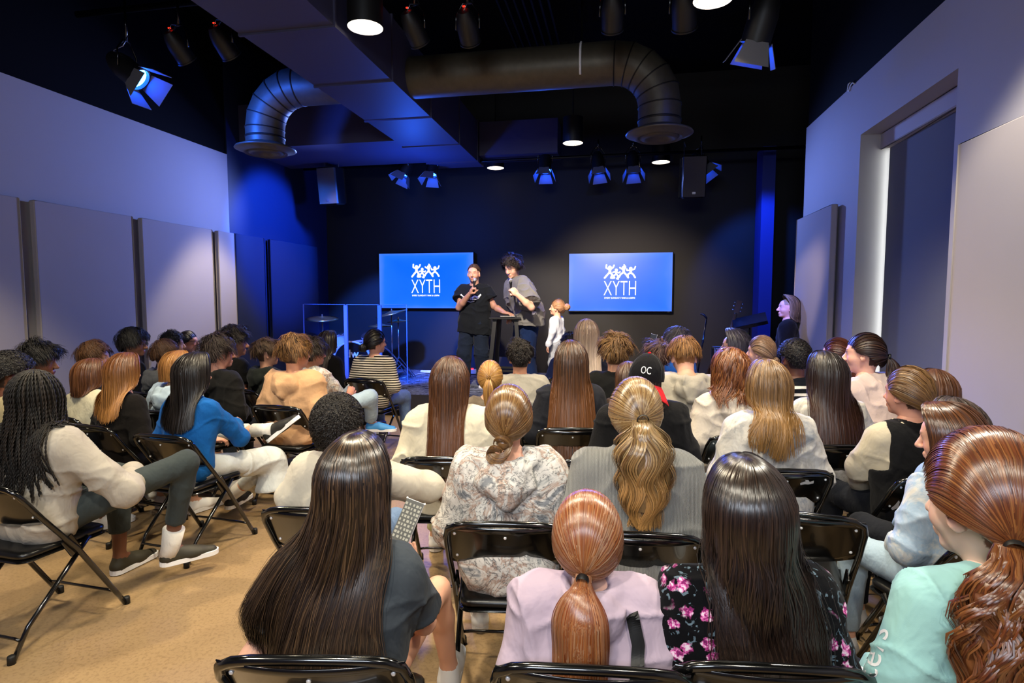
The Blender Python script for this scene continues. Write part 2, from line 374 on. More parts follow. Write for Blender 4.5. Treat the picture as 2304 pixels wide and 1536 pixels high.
# stage lamps
def par(pos, aim, lab, lit, big=1.0, grp='black stage lamps on the ceiling pipes', mount=None, leds=False):
    o = empty('stage_lamp', pos, 0, lab, 'stage lamp', grp)
    d = np.array(aim, float); d /= np.linalg.norm(d); R = ztube(d); L = .30*big; r = .10*big
    G().lathe([(0, -L), (r*.55, -L), (r*.85, -L*.8), (r, -L*.55), (r, 0), (r*1.08, 0), (r*1.08, .012), (r*.95, .012), (r*.93, 0), (r*.9, -.05), (0, -.05)], R=R, n=24).build('housing', M['matt'], o, 'auto')
    if lit:
        G().lathe([(r*.9, -.02), (0, -.015)], R=R, n=20).build('lens', lit, o, True)
    for k in range(4 if lit else 0):
        q = k*PI/2; a = np.array([math.cos(q), math.sin(q), 0]); t = np.array([-math.sin(q), math.cos(q), 0]); zz = np.array([0, 0, 1.])
        w0, w1, l1 = r*.75, r*1.15, r*1.5
        vs = [a*r-t*w0, a*r+t*w0, a*(r+l1*.45)+zz*l1+t*w1, a*(r+l1*.45)+zz*l1-t*w1]; vs += [v+a*.004 for v in vs]
        G().add(np.array(vs) @ R.T, [(3, 2, 1, 0), (4, 5, 6, 7), (0, 1, 5, 4), (1, 2, 6, 5), (2, 3, 7, 6), (3, 0, 4, 7)]).build('barn_door', M['flap'], o)
    side = np.cross(d, [0, 0, 1.]); side /= np.linalg.norm(side)+1e-9; c = -d*L*.4
    top = c+np.array([0, 0, .24*big])
    G().tube([c-side*r*1.15, c-side*r*1.15+[0, 0, .14*big], top-side*.04, top+side*.04, c+side*r*1.15+[0, 0, .14*big], c+side*r*1.15], .009, 6).build('yoke', M['metal'], o, True)
    m = (mount if mount is not None else top[2]+.15)
    G().tube([top, [top[0], top[1], top[2]+m]], .012, 6).build('clamp', M['metal'], o, True)
    cb = [top+[.02, 0, .05], c+side*.05+[0, 0, .2], c-d*L*.6+[.03, 0, .06], -d*L*.98]
    G().tube(cb, .005, 5).build('power_cable', M['steel'], o, True)
    if leds: G().box(tuple(-d*L*.93+[0, 0, .05]), (.022, .012, .008)).build('status_light', glow('red_status_light', 'ff2010', 3), o)
BL = glow('blue_lamp_lens', '1850ff', 70); BLd = glow('blue_lamp_lens_dim', '1850ff', 34)
M['flap'] = plain('grey_barn_door_metal', '6a6a70', .6, .0)
bk = 'lamps hanging above the back of the stage'
for (px, py, ax, bright, lab) in ((907, 392, -.45, BLd, 'blue glowing stage lamp, left one of the pair left of the long duct'), (970, 392, -.1, BLd, 'blue stage lamp, right one of the pair left of the long duct end'),
                              (1226, 383, .0, BL, 'brightest blue stage lamp above the middle of the stage'), (1347, 382, .1, BLd, 'blue stage lamp second from the right above the stage'),
                              (1425, 381, .05, BLd, 'blue stage lamp next to the right hanging speaker'), (1588, 378, .7, BLd, 'stage lamp half hidden behind the right hanging speaker')):
    p = at(px, py, Y=8.95); par(p, (ax, -.30, -.95), lab, bright, .95, bk, mount=3.72-p[2]-.1)
fr = 'lamps on the pipe over the seats'
for (px, py, aim, lit, big, lab) in ((312, 178, (.75, .1, -.62), BL, 1.1, 'large stage lamp at upper left tilted right with a blue rim'), (420, 135, (.1, .8, -.75), None, .85, 'unlit black stage lamp, middle of the three at upper left'),
                                (520, 125, (.15, .8, -.75), None, .85, 'unlit black stage lamp at upper left nearest the long duct'), (945, 95, (.2, .8, -.7), None, .85, 'unlit black stage lamp just right of the brightest downlight'),
                                (1058, 92, (0, .85, -.6), None, .85, 'unlit black stage lamp above the long round duct, left of the ribbed tray'), (1378, 65, (0, .8, -.7), None, .85, 'unlit black stage lamp at top centre with a red status light'),
                                (1540, 60, (.1, .8, -.7), None, .95, 'unlit black stage lamp left of the cut off downlight at the top'), (1700, 95, (-.22, .3, -.9), BL, 1.1, 'large stage lamp at upper right pointing down with blue barn door')):
    p = at(px, py, Y=4.9); par(p, aim, lab, lit, big, fr, mount=max(.05, 4.32-p[2]-.25), leds=True)
# hanging speakers
def speaker(px, py, lab):
    p = at(px, py, Y=8.7); o = empty('hanging_speaker', p, math.radians(-4 if px < 1000 else 4), lab, 'loudspeaker', 'speakers hanging above the stage')
    R = Rx(math.radians(8))
    G().box((0, 0, 0), (.33, .30, .58), R, bev=.02).build('cabinet', M['matt'], o)
    G().box(tuple(R @ np.array([0, -.152, 0])), (.30, .012, .54), R).build('grille', plain('speaker_grille', '57524a', .45, .5, bump=.8, bs=700), o)
    G().box(tuple(R @ np.array([.0, -.161, -.22])), (.045, .006, .03), R).build('badge', M['steel'], o)
    for x in (-.12, .12): G().tube([(x, 0, .28), (x, .02, .5), (x*.8, .02, 3.72-p[2])], .006, 6).build('hanging_wire', M['steel'], o)
speaker(747, 419, 'grey hanging speaker above the left side of the stage lit warm'); speaker(1558, 399, 'dark hanging speaker above the right side of the stage')
# ------------------------------------------------------------------ screens
def text_mesh(body, size=1.0, sx=1.0, align='CENTER', sp=1.0, ex=0.0, off=0.0, res=3):
    c = bpy.data.curves.new('t', 'FONT'); c.body = body; c.size = size; c.align_x = align; c.align_y = 'BOTTOM_BASELINE' if False else 'BOTTOM'; c.space_character = sp; c.resolution_u = res; c.offset = off
    o = bpy.data.objects.new('t', c); COL.objects.link(o); bpy.context.view_layer.update()
    me = o.to_mesh(); v = np.array([x.co[:] for x in me.vertices]); f = [tuple(p.vertices) for p in me.polygons]; o.to_mesh_clear()
    bpy.data.objects.remove(o); bpy.data.curves.remove(c); v[:, 0] *= sx; return v[:, :2], f
def stroke(g, pts, r):
    """a rounded flat stroke in the x-z plane"""
    pts = np.array(pts, float)
    for a, b in zip(pts[:-1], pts[1:]):
        d = b-a; q = math.atan2(d[1], d[0]); poly = []
        for k in range(7): t = q+PI/2+PI*k/6; poly.append(a+r*np.array([math.cos(t), math.sin(t)]))
        for k in range(7): t = q-PI/2+PI*k/6; poly.append(b+r*np.array([math.cos(t), math.sin(t)]))
        vs = [(x, -.0004*len(g.f) % .003, z) for x, z in poly]; g.add(vs, [tuple(range(14))])
def screen_mat():
    m = Mt('blue_screen_picture'); c = m.co(); n = m.noise(2.2, 3, .5, c)
    sep = m.n('SeparateXYZ'); m.l(c, sep.inputs[0])
    ex = m.math('MULTIPLY', m.math('ABSOLUTE', sep.outputs[0]), 1.16); ez = m.math('MULTIPLY', m.math('ABSOLUTE', sep.outputs[2]), 2.0)
    e = m.math('POWER', m.math('MAXIMUM', ex, ez), 5.0); f = m.math('ADD', m.math('MULTIPLY', e, .55), m.math('MULTIPLY', n, .35))
    col = m.ramp(f, [(.12, '0058ea'), (.45, '1462ee'), (.9, '5078fa')]); m.set((0, 0, 0, 1), .3)
    m.l(col, m.b.inputs['Emission Color']); m.b.inputs['Emission Strength'].default_value = 1.0; return m.m
SCR = screen_mat(); WH = glow('white_screen_lettering', 'ffffff', .95)
def tv(x0, x1, z0, z1, lab):
    cx, cz, W, Hh = (x0+x1)/2, (z0+z1)/2, x1-x0, z1-z0
    o = empty('wall_screen', (cx, YB-.12, cz), 0, lab, 'screen', 'wall screens behind the stage')
    G().box((0, .04, 0), (W+.03, .07, Hh+.03), bev=.006).build('screen_frame', M['matt'], o)
    G().box((0, .0, 0), (W, .006, Hh)).build('screen_picture', SCR, o)
    G().box((0, .09, 0), (.5, .06, .4)).build('wall_mount', M['matt'], o)
    v, f = text_mesh('XYTH', .40, .82, sp=1.02, off=-.004); s_ = Hh
    v[:, 0] -= (v[:, 0].max()+v[:, 0].min())/2; v[:, 0] *= .53/(v[:, 0].max()-v[:, 0].min()); v[:, 1] -= v[:, 1].min(); v[:, 1] *= .235/v[:, 1].max()
    G().add([(a, -.006, b-.215) for a, b in v], f).build('lettering', WH, o)
    v, f = text_mesh('EVERY SUNDAY I 9AM & 6:30PM', .05, 1, off=.0012)
    v[:, 0] -= (v[:, 0].max()+v[:, 0].min())/2; v[:, 0] *= .50/(v[:, 0].max()-v[:, 0].min()); v[:, 1] -= v[:, 1].min(); v[:, 1] *= .030/v[:, 1].max()
    G().add([(a, -.006, b-.275) for a, b in v], f).build('small_lettering', WH, o)
    g = G()
    def man(cx, cz, s, hd, arms, legs):
        P_ = lambda q: [(cx+a*s, cz+b*s) for a, b in q]
        g.ball((cx+hd[0]*s, 0, cz+hd[1]*s), (.24*s, .002, .24*s), 14)
        stroke(g, P_([(0, .15), (0, -.1)]), .17*s)
        for q in arms: stroke(g, P_(q), .1*s)
        for q in legs: stroke(g, P_(q), .12*s)
    y = .178
    man(-.165, y, .135, (0, .48), [[(-.05, .22), (-.45, .45), (-.42, .8)], [(.05, .22), (.4, .5), (.5, .75)]], [[(-.05, -.12), (-.35, -.45), (-.62, -.78)], [(.05, -.12), (.3, -.4), (.15, -.78), (.35, -.8)]])
    man(-.06, y-.03, .11, (0, .48), [[(-.05, .22), (-.5, .15)], [(.05, .2), (.4, .05), (.55, .2)]], [[(-.05, -.12), (-.4, -.4), (-.25, -.7), (-.45, -.72)], [(.05, -.12), (.3, -.5), (.1, -.8), (.3, -.85)]])
    man(.06, y, .125, (0, .5), [[(-.05, .22), (-.5, .5)], [(.05, .22), (.25, .55), (.05, .85)]], [[(-.05, -.12), (-.4, -.4), (-.6, -.75)], [(.05, -.12), (.35, -.45), (.6, -.82)]])
    man(.175, y-.01, .12, (0, .46), [[(-.05, .22), (-.5, .2), (-.55, .4)], [(.05, .22), (.5, .4), (.62, .72)]], [[(-.05, -.12), (-.4, -.35), (-.35, -.72)], [(.05, -.12), (.35, -.35), (.6, -.75)]])
    vs = np.array(g.v); vs[:, 1] = -.006-np.abs(vs[:, 1]) % .004; g.v = [tuple(q) for q in vs]
    g.build('dancing_figures', WH, o)
    G().box((W*.47, -.004, -Hh/2-.009), (.04, .004, .006)).build('power_light', M['steel'], o)
a, b = at(853, 571, Y=YB-.12), at(1065, 693, Y=YB-.12); tv(a[0], b[0], b[2], a[2], 'blue wall screen showing white letters, left one behind the man in the black tee')
a, b = at(1281, 571, Y=YB-.12), at(1511, 700, Y=YB-.12); tv(a[0], b[0], b[2], a[2], 'blue wall screen showing white letters, right one beside the speakers')
# ------------------------------------------------------------------ stage props
ZS = .3
def drums():
    chrome, shell, head = M['steel'], plain('white_drum_shell', 'b8bcc8', .35), plain('black_drum_head', '0b0b12', .4)
    o = empty('bass_drum', (0, 0, 0), 0, 'black fronted bass drum with white hoop behind the clear shield', 'drum')
    c = at(793, 824, Y=8.55); c[2] = max(c[2], ZS+.31); o.location = c
    R = ztube((0.12, -1, 0)); r = .30
    G().lathe([(r, 0), (r, -.42), (0, -.42)], R=R, n=36).build('shell', shell, o, 'auto')
    G().lathe([(0, .004), (r*.95, .004)], R=R, n=36).build('drum_head', head, o)
    G().lathe([(r*.95, -.02), (r*.95, .03), (r*1.03, .03), (r*1.03, -.02)], R=R, n=36).build('hoop', shell, o, True)
    for k in range(10):
        q = 2*PI*k/10+.2; G().box(tuple(R @ np.array([math.cos(q)*r*1.05, math.sin(q)*r*1.05, -.02])), (.02, .07, .02)).build('lug', chrome, o)
    v, f = text_mesh('dw', .17, 1.0, off=.004)
    G().add([tuple(R @ np.array([a, -b+.08 if False else 0, 0])+np.array([a*0, 0, 0])) for a, b in v[:0]], []).v
    Rt = look((-.12, 1, 0)); G().add([tuple(Rt @ np.array([a, -.008, b-.0])+np.array([0, 0, .02])) for a, b in v], f).build('lettering', M['white'], o)
    G().tube([(-.2, .1, -.2), (-.42, -.12, -.3)], .008, 6).build('spur', chrome, o); G().tube([(.2, .1, -.2), (.42, -.12, -.3)], .008, 6).build('spur', chrome, o)
    def cym(px, py, Y, r, tilt, lab, rollx=8):
        p = at(px, py, Y=Y); o = empty('cymbal', (p[0], p[1], ZS), 0, lab, 'cymbal', 'cymbals of the drum kit'); h = p[2]-ZS
        R = Ry(math.radians(tilt)) @ Rx(math.radians(rollx))
        G().lathe([(r, 0), (r*.6, .012), (r*.2, .022), (r*.14, .04), (0, .045), (0, .041), (r*.14, .036), (r*.6, .008), (r, -.003)], (0, 0, h), R=R, n=36).build('cymbal_plate', plain('bronze_cymbal', 'b09a6a', .28, .85), o, True)
        G().tube([(0, 0, 0.32), (0, 0, h+.05)], .011, 8).build('stand_pole', chrome, o, True)
        for k in range(3):
            q = 2*PI*k/3+.5; G().tube([(0, 0, .36), (.27*math.cos(q), .27*math.sin(q), .012)], .009, 6).build('leg', chrome, o)
        G().lathe([(.012, -.02), (.012, .02), (0, .03)], (0, 0, h+.05), n=8).build('wing_nut', chrome, o)
    cym(725, 717, 8.7, .26, 4, 'crash cymbal on the left behind the clear shield')
    cym(881, 705, 8.75, .26, -12, 'tilted crash cymbal at the right of the drum kit')
    cym(896, 723, 8.9, .18, -3, 'small flat cymbal at the far right of the drum kit', 2)
    cym(856, 733, 9.0, .2, 0, 'flat ride cymbal low behind the shield post', 3)
    def tom(px, py, Y, r, h, lab, tilt):
        p = at(px, py, Y=Y); o = empty('tom_drum', p, 0, lab, 'drum'); R = Rx(math.radians(tilt)) @ Ry(math.radians(-8))
        G().lathe([(0, -h/2), (r, -h/2), (r, h/2), (0, h/2)], R=R, n=28).build('shell', shell, o, 'auto')
        for z in (-h/2, h/2): G().lathe([(r*1.0, z-.012), (r*1.05, z-.012), (r*1.05, z+.012), (r, z+.012)], R=R, n=28).build('hoop', chrome, o, True)
        for k in range(6): q = PI/3*k; G().box(tuple(R @ np.array([r*1.04*math.cos(q), r*1.04*math.sin(q), 0])), (.015, .015, h*.8), R).build('lug', chrome, o)
        G().tube([(0, .0, -h/2), (0, .08, ZS-p[2]+.35 if px > 800 else ZS-p[2])], .012, 6).build('mount', chrome, o)
    tom(838, 765, 8.75, .15, .2, 'white mounted tom drum with chrome rim behind the post', 20); tom(754, 775, 8.85, .19, .3, 'white tom drum at the left of the bass drum', 5)
    # boom mic stand
    o = empty('boom_stand', (0, 0, 0), 0, 'chrome boom stand leaning at the right of the drum kit', 'stand')
    a, b = at(862, 775, Y=8.4), at(930, 846, Z=ZS+.02); G().tube([a, b], .011, 8).build('boom_arm', chrome, o, True)
    m_ = (a*.4+b*.6); G().tube([m_, (m_[0]-.25, m_[1], ZS+.01)], .008, 6).build('leg', chrome, o); G().tube([m_, (m_[0]+.05, m_[1]+.3, ZS+.01)], .008, 6).build('leg', chrome, o)
    G().tube([a-(b-a)*.03, a+(b-a)*.25], .018, 8).build('microphone', chrome, o, True)
drums()
def shield():
    o = empty('drum_shield', (0, 0, ZS), 0, 'clear acrylic drum shield with upright posts on the stage', 'drum shield')
    zt = at(778, 685, Y=8.0)[2]-ZS
    P_ = [at(683, 700, Y=8.45), at(778, 700, Y=8.0), at(854, 700, Y=8.0), at(915, 700, Y=8.4)]
    for a, b in zip(P_[:-1], P_[1:]):
        d = b-a; L = math.hypot(d[0], d[1]); R = Rz(math.atan2(d[1], d[0])); c = (a+b)/2
        G().box((c[0], c[1], zt/2), (L-.03, .012, zt), R).build('acrylic_panel', M['glass'], o)
        g = G(); g.box((c[0], c[1], zt), (L-.03, .014, .008), R); g.build('panel_edge', plain('bright_acrylic_edge', '6f80b8', .2, 0), o)
    for p in P_[1:3]: G().box((p[0], p[1], zt/2), (.055, .03, zt-.02)).build('hinge_post', plain('frosted_hinge_strip', '5a688e', .35), o)
    for p in (P_[0], P_[3]): G().box((p[0], p[1], zt/2), (.012, .014, zt)).build('panel_edge', plain('bright_acrylic_edge', '6f80b8', .2, 0), o)
shield()
def table():
    a, b = at(1104, 713, Y=8.0), at(1172, 713, Y=8.0); cx = (a[0]+b[0])/2; zt = a[2]
    o = empty('bar_table', (cx, 8.15, ZS), 0, 'tall black square bar table with splayed legs between the two speakers', 'table')
    h = zt-ZS; G().box((0, 0, h-.015), (.46, .46, .03), bev=.005).build('tabletop', M['matt'], o)
    for sx in (-1, 1):
        for sy in (-1, 1):
            R = ztube((sx*.09, sy*.09, -h+.03)); L = math.sqrt(2*.09**2+(h-.03)**2)
            G().box(tuple(np.array([sx*.15, sy*.15, h-.03])+R @ np.array([0, 0, L/2])), (.055, .055, L-.01), R).build('leg', M['matt'], o)
    g = G()
    for s_ in (-1, 1): g.box((0, s_*.2, .28), (.4, .025, .03)); g.box((s_*.2, 0, .28), (.025, .4, .03))
    g.build('foot_rail', M['matt'], o); return (cx, 8.15, zt)
TB = table()
def stand_things():
    # microphone stand
    b = at(1572, 825, Y=8.0); t = at(1590, 716, Y=8.0); z0 = ZS
    o = empty('microphone_stand', (b[0], 8.0, ZS), 0, 'empty black microphone stand with clip on the right of the stage', 'microphone stand')
    v = t-b; n0 = b-v*((b[2]-ZS)/v[2]) if v[2] else b; o.location = (n0[0], n0[1], ZS); L = lambda p: tuple(np.array(p)-np.array([n0[0], n0[1], ZS]))
    G().tube([(0, 0, .02), L(t)], [.012, .009], 8).build('pole', M['metal'], o, True); c = at(1576, 706, Y=8.0)
    G().tube([L(t), L((t+c)/2+[0, 0, .02]), L(c)], .014, 8).build('microphone_clip', M['matt'], o, True)
    G().lathe([(0, 0), (.14, 0), (.14, .015), (.03, .03), (0, .03)], n=24).build('base', M['matt'], o, 'auto')
    G().tube([L((b+t)/2+(t-b)*.0), L((b+t)/2+(t-b)*.06)], .016, 8).build('collar', M['matt'], o)
    # guitar on a stand
    hd, nk = at(1659, 690, Y=8.3), at(1640, 752, Y=8.3)
    o = empty('acoustic_guitar', (nk[0]-.05, 8.3, ZS), 0, 'upright guitar on a stand, its pegs showing above the seated heads', 'guitar')
    d = (hd-nk)/np.linalg.norm(hd-nk); base = nk-d*.62; L = lambda p: tuple(np.array(p)-np.array(o.location))
    wood = plain('guitar_wood', '5a2f14', .3); R = look(d, (0, -1, 0)) if False else np.stack([np.cross(d, [0, -1., 0]), np.array([0, -1., 0]), d], 1)
    prof = []
    for k in range(28):
        q = 2*PI*k/28; rr = .17*(1-.18*math.cos(2*q+PI)*-1)*(1-.12*math.sin(q)); prof.append((rr*math.cos(q)*.95, rr*math.sin(q)*1.25))
    Rg = np.stack([R[:, 0], R[:, 2], R[:, 1]], 1)
    G().prism(prof, .09, Rg, L(base+d*.1)).build('guitar_body', wood, o, 'auto')
    G().tube([L(base+d*.28-np.array([0, .095, 0])), L(hd-d*.1-np.array([0, .03, 0]))], [.028, .022], 8).build('neck', wood, o, True)
    G().box(L(hd-np.array([0, .03, 0])), (.06, .02, .17), R[:, [0, 1, 2]]).build('headstock', wood, o)
    for k in range(3):
        for s_ in (-1, 1): G().ball(L(hd+R[:, 0]*s_*.05+d*(k-1)*.05-np.array([0, .03, 0])), .012, 8).build('tuning_peg', M['steel'], o, True)
    st = empty('guitar_stand', (nk[0]+.05, 8.42, ZS), 0, 'thin metal guitar stand behind the upright guitar', 'stand'); h = at(1655, 700, Y=8.42)
    G().tube([(0, 0, .1), tuple(h-np.array(st.location))], .011, 8).build('pole', M['steel'], st)
    for s_ in (-1, 1): G().tube([(0, 0, .35), (s_*.2, -.15, .01)], .01, 6).build('leg', M['steel'], st)
    G().tube([(0, 0, .35), (0, .25, .01)], .01, 6).build('leg', M['steel'], st)
    # music stand
    c = at(1687, 723, Y=8.1); o = empty('music_stand', (c[0], 8.1, ZS), math.radians(-12), 'black music stand with tilted desk catching blue light', 'music stand'); h = c[2]-ZS
    Rm = Ry(math.radians(-14)) @ Rx(math.radians(28)); G().box((0, 0, h), (.42, .3, .012), Rm).build('desk', plain('blue_sheen_black_metal', '2a2a30', .25, .4), o)
    G().box(tuple(Rm @ np.array([0, -.15, .02])+np.array([0, 0, h])), (.42, .012, .045), Rm).build('ledge', M['metal'], o)
    G().tube([(0, 0, .2), (0, 0, h-.01)], .012, 8).build('pole', M['metal'], o)
    for k in range(3): q = 2*PI*k/3; G().tube([(0, 0, .22), (.24*math.cos(q), .24*math.sin(q), .01)], .009, 6).build('leg', M['metal'], o)
    # yellow ball, flight case, floor gear
    p = at(1672, 766, Y=8.6); c = p
    o = tag(G().ball((0, 0, 0), (.11, .09, .13), 20).build('bean_cushion', plain('yellow_green_fabric', 'd8e020', .7), None, True, tuple(p)), 'small bright yellow cushion behind the blue-lit curly head', 'cushion')
    st = tag(G().tube([(0, 0, 0), (0, 0, p[2]-ZS-.12)], .02, 8).lathe([(.16, p[2]-ZS-.14), (.16, p[2]-ZS-.125), (0, p[2]-ZS-.125)], n=20).lathe([(.17, 0), (.17, .02), (0, .03)], n=20).build('round_stool', M['matt'], None, True, (p[0], p[1], ZS)), 'black round stool under the bright yellow cushion', 'stool')
    p = at(1614, 782, Y=7.85); o = empty('flight_case', (p[0]+.02, 7.85, ZS), 0, 'upright black flight case with metal edges left of the curly blue-lit head', 'case'); h = p[2]-ZS
    G().box((0, 0, h/2), (.14, .3, h)).build('case_body', M['matt'], o); g = G()
    for sx in (-1, 1):
        for sy in (-1, 1): g.box((sx*.07, sy*.15, h/2), (.016, .016, h+.01))
    for sx in (-1, 1): g.box((sx*.07, 0, h), (.016, .3, .016))
    for sy in (-1, 1): g.box((0, sy*.15, h), (.14, .016, .016))
    g.build('metal_edge', M['steel'], o)
    p = at(1141, 806, Y=9.3); o = empty('stage_monitor', (p[0], 9.3, ZS), 0, 'black floor monitor box behind the bar table', 'loudspeaker')
    G().prism([(-.18, 0), (.18, 0), (.18, .3), (-.02, .34), (-.18, .14)], .4, Rz(0) @ np.stack([[0, 1., 0], [0, 0, 1.], [1., 0, 0]], 1), (-.2, 0, 0)).build('cabinet', M['matt'], o); G().box((0, -.19, .1), (.34, .01, .16)).build('grille', M['navy'], o)
    for (px, py, Y, lab, col) in ((1046, 826, 9.55, 'low white light bar with a red glow behind the man in black', 'ff2a30'), (1590, 822, 9.4, 'low pedal box with a red glow at the right of the stage floor', 'ff2010')):
        p = at(px, py, Y=Y); o = empty('floor_light_bar', (p[0], Y, ZS), 0, lab, 'light bar')
        G().box((0, 0, .05), (.5, .1, .08), bev=.01).build('bar_housing', M['white'] if px < 1200 else M['matt'], o); G().box((0, -.01, .1), (.3, .05, .015)).build('glowing_strip', glow('red_glow', col, 2.5), o)
    a = at(940, 842, Z=ZS+.01); q = [at(x, y, Z=ZS+.01) for x, y in ((905, 850), (925, 846), (940, 841), (958, 838), (980, 839), (1010, 840), (1040, 838))]
    tag(G().tube(q, .006, 6).build('power_cable', M['cable'], None, True), 'white power cable lying along the back of the stage carpet', 'cable')
    p = at(959, 835, Z=ZS+.03); tag(G().box((0, 0, 0), (.2, .05, .035), bev=.006).build('power_strip', M['white'], None, False, (p[0], p[1], ZS+.03)), 'white power strip on the stage carpet right of the drum kit', 'power strip')
    p = at(842, 726, Y=9.9)
stand_things()
p = at(1915, 196, X=XR-.01)
tag(G().tube([p+np.array([0, .0, 0])+np.array([0, a, b]) for a, b in ((-.08, .0), (-.03, .03), (.02, .02), (.05, -.02), (.09, .0), (.07, .05), (.03, .05))], .006, 6).build('loose_cable', M['cable'], None, True), 'short white cable end curling at the top of the right wall', 'cable')
# ------------------------------------------------------------------ folding chair
def make_chair():
    o = empty('folding_chair'); W = .225
    def side(s): return [(s*W, .26, .0), (s*W, .20, .10), (s*W, .02, .40), (s*W, -.13, .60), (s*(W-.002), -.205, .71)]
    top = [(s*q[0], q[1], q[2]) for s, q in ((1, (W-.012, -.228, .747)), (1, (W-.045, -.238, .765)), (1, (W-.09, -.243, .772)), (1, (0, -.248, .776)), (-1, (W-.09, -.243, .772)), (-1, (W-.045, -.238, .765)), (-1, (W-.012, -.228, .747)))]
    G().tube(side(1)+top+side(-1)[::-1], .0125, 10).build('main_frame', M['metal'], o, True)
    for s in (-1, 1):
        G().tube([(s*.19, -.27, 0), (s*.195, -.20, .13), (s*.20, .10, .43)], .011, 8).build('leg', M['metal'], o, True)
        G().box((s*.213, -.0, .425), (.012, .06, .10), Rx(.5), bev=.003).build('hinge_bracket', M['metal'], o)
        for p in ((s*W, .262, .012), (s*.19, -.272, .012)):
            G().lathe([(.0165, -.012), (.0165, .02), (.014, .026)], p, n=10).build('foot_cap', M['rubber'], o, True)
    G().tube([(-.19, -.235, .085), (-.16, -.235, .088), (.16, -.235, .088), (.19, -.235, .085)], .007, 6).build('stretcher', M['metal'], o, True)
    G().tube([(-W, .21, .09), (-.18, .20, .1), (.18, .20, .1), (W, .21, .09)], .007, 6).build('stretcher', M['metal'], o, True)
    # curved sheet backrest
    vs = []; fs = []; nx, nz = 14, 7
    for side_ in (0, 1):
        for j in range(nz+1):
            for i in range(nx+1):
                u = i/nx*2-1; v = j/nz; drop = .030*math.cos(u*PI/2)*(1-v); z = .575+v*.19-drop
                y = -.115-(z-.575)*.62-.035*(1-u*u)+side_*.004; vs.append((u*(W-.006), y, z))
    n1 = (nx+1)*(nz+1)
    for j in range(nz):
        for i in range(nx):
            a = j*(nx+1)+i; fs.append((a, a+1, a+nx+2, a+nx+1)); fs.append((n1+a, n1+a+nx+1, n1+a+nx+2, n1+a+1))
    for i in range(nx): fs.append((i, n1+i, n1+i+1, i+1)); t = nz*(nx+1)+i; fs.append((t, t+1, n1+t+1, n1+t))
    b = G().add(vs, fs).build('backrest', M['metal'], o, True)
    for u in (-.87, 0, .87):
        for v in (.22, .8):
            z = .575+v*.19-.030*math.cos(u*PI/2)*(1-v); y = -.115-(z-.575)*.62-.035*(1-u*u)-.002
            G().ball((u*(W-.006), y, z), (.0062, .003, .0062), 8).build('rivet', M['rivet'], b, True)
    # seat pan and pad
    def pad(x, y0, y1, z0, z1, r):
        g = G(); sec = []
        for z, e in ((z0, -.012), (z0+.006, 0), (z1-.012, 0), (z1-.003, -.012), (z1, -.035)):
            ring = []
            for (cx, cy, a0) in ((x-r, y1-r, 0), (-x+r, y1-r, 90), (-x*.9+r, y0+r, 180), (x*.9-r, y0+r, 270)):
                for k in range(5):
                    q = math.radians(a0+k*22.5); ring.append((cx+(r+e)*math.cos(q), cy+(r+e)*math.sin(q), z))
            sec.append(ring)
        n = len(sec[0]); vs = [p for s in sec for p in s]; fs = [(L*n+i, L*n+(i+1) % n, L*n+n+(i+1) % n, L*n+n+i) for L in range(len(sec)-1) for i in range(n)]
        fs += [tuple(range(n-1, -1, -1)), tuple(range((len(sec)-1)*n, len(sec)*n))]; return g.add(vs, fs)
    pad(.205, -.20, .21, .405, .425, .05).build('seat_pan', M['metal'], o, 'auto'); pad(.20, -.195, .205, .424, .457, .05).build('seat', M['vinyl'], o, True)
    return o
CHAIR = make_chair(); CH_USED = [False]
def copy_tree(o, parent=None):
    c = o.copy(); COL.objects.link(c); c.parent = parent
    for ch in list(o.children): copy_tree(ch, c)
    return c
def chair(x, y, rot, label):
    o = CHAIR if not CH_USED[0] else copy_tree(CHAIR); CH_USED[0] = True
    o.location = (x, y, 0); o.rotation_euler = (0, 0, math.radians(rot))
    return tag(o, label, 'chair', 'black metal folding chairs of the audience')
# ------------------------------------------------------------------ organic shapes: blended distance fields turned into one continuous surface
def vnoise(p, seed=0):
    p = np.asarray(p, np.float32); i = np.floor(p).astype(np.int64); f = p-i; f = f*f*(3-2*f)
    def h(dx, dy, dz):
        n = (i[..., 0]+dx)*73856093 ^ (i[..., 1]+dy)*19349663 ^ (i[..., 2]+dz)*83492791 ^ (seed*2654435761 & 0xffffffff)
        n = (n ^ (n >> 13))*1274126177 & 0x7fffffff; return (n % 10007)/5003.5-1
    x, y, z = f[..., 0], f[..., 1], f[..., 2]; L = lambda a, b, t: a+(b-a)*t
    return L(L(L(h(0, 0, 0), h(1, 0, 0), x), L(h(0, 1, 0), h(1, 1, 0), x), y), L(L(h(0, 0, 1), h(1, 0, 1), x), L(h(0, 1, 1), h(1, 1, 1), x), y), z)
class Cap:
    """tapered capsule a->b; flat=(dir, s) squashes it by s along dir"""
    def __init__(s, a, b, ra, rb=None, k=.03, flat=None, op='u'):
        s.a = np.array(a, float); s.b = np.array(b, float); s.ra = ra; s.rb = ra if rb is None else rb; s.k = k; s.op = op
        s.flat = None if flat is None else (np.array(flat[0], float)/np.linalg.norm(flat[0]), flat[1])
    def ev(s, P):
        p = P-s.a; ab = s.b-s.a
        if s.flat is not None:
            n, q = s.flat; p = p+(q-1)*(p@n)[..., None]*n; ab = ab+(q-1)*(ab@n)*n
        t = np.clip((p@ab)/(ab@ab+1e-9), 0, 1); d = np.linalg.norm(p-t[..., None]*ab, axis=-1)-(s.ra+(s.rb-s.ra)*t)
        return d
    def bb(s): r = max(s.ra, s.rb); return np.minimum(s.a, s.b)-r, np.maximum(s.a, s.b)+r
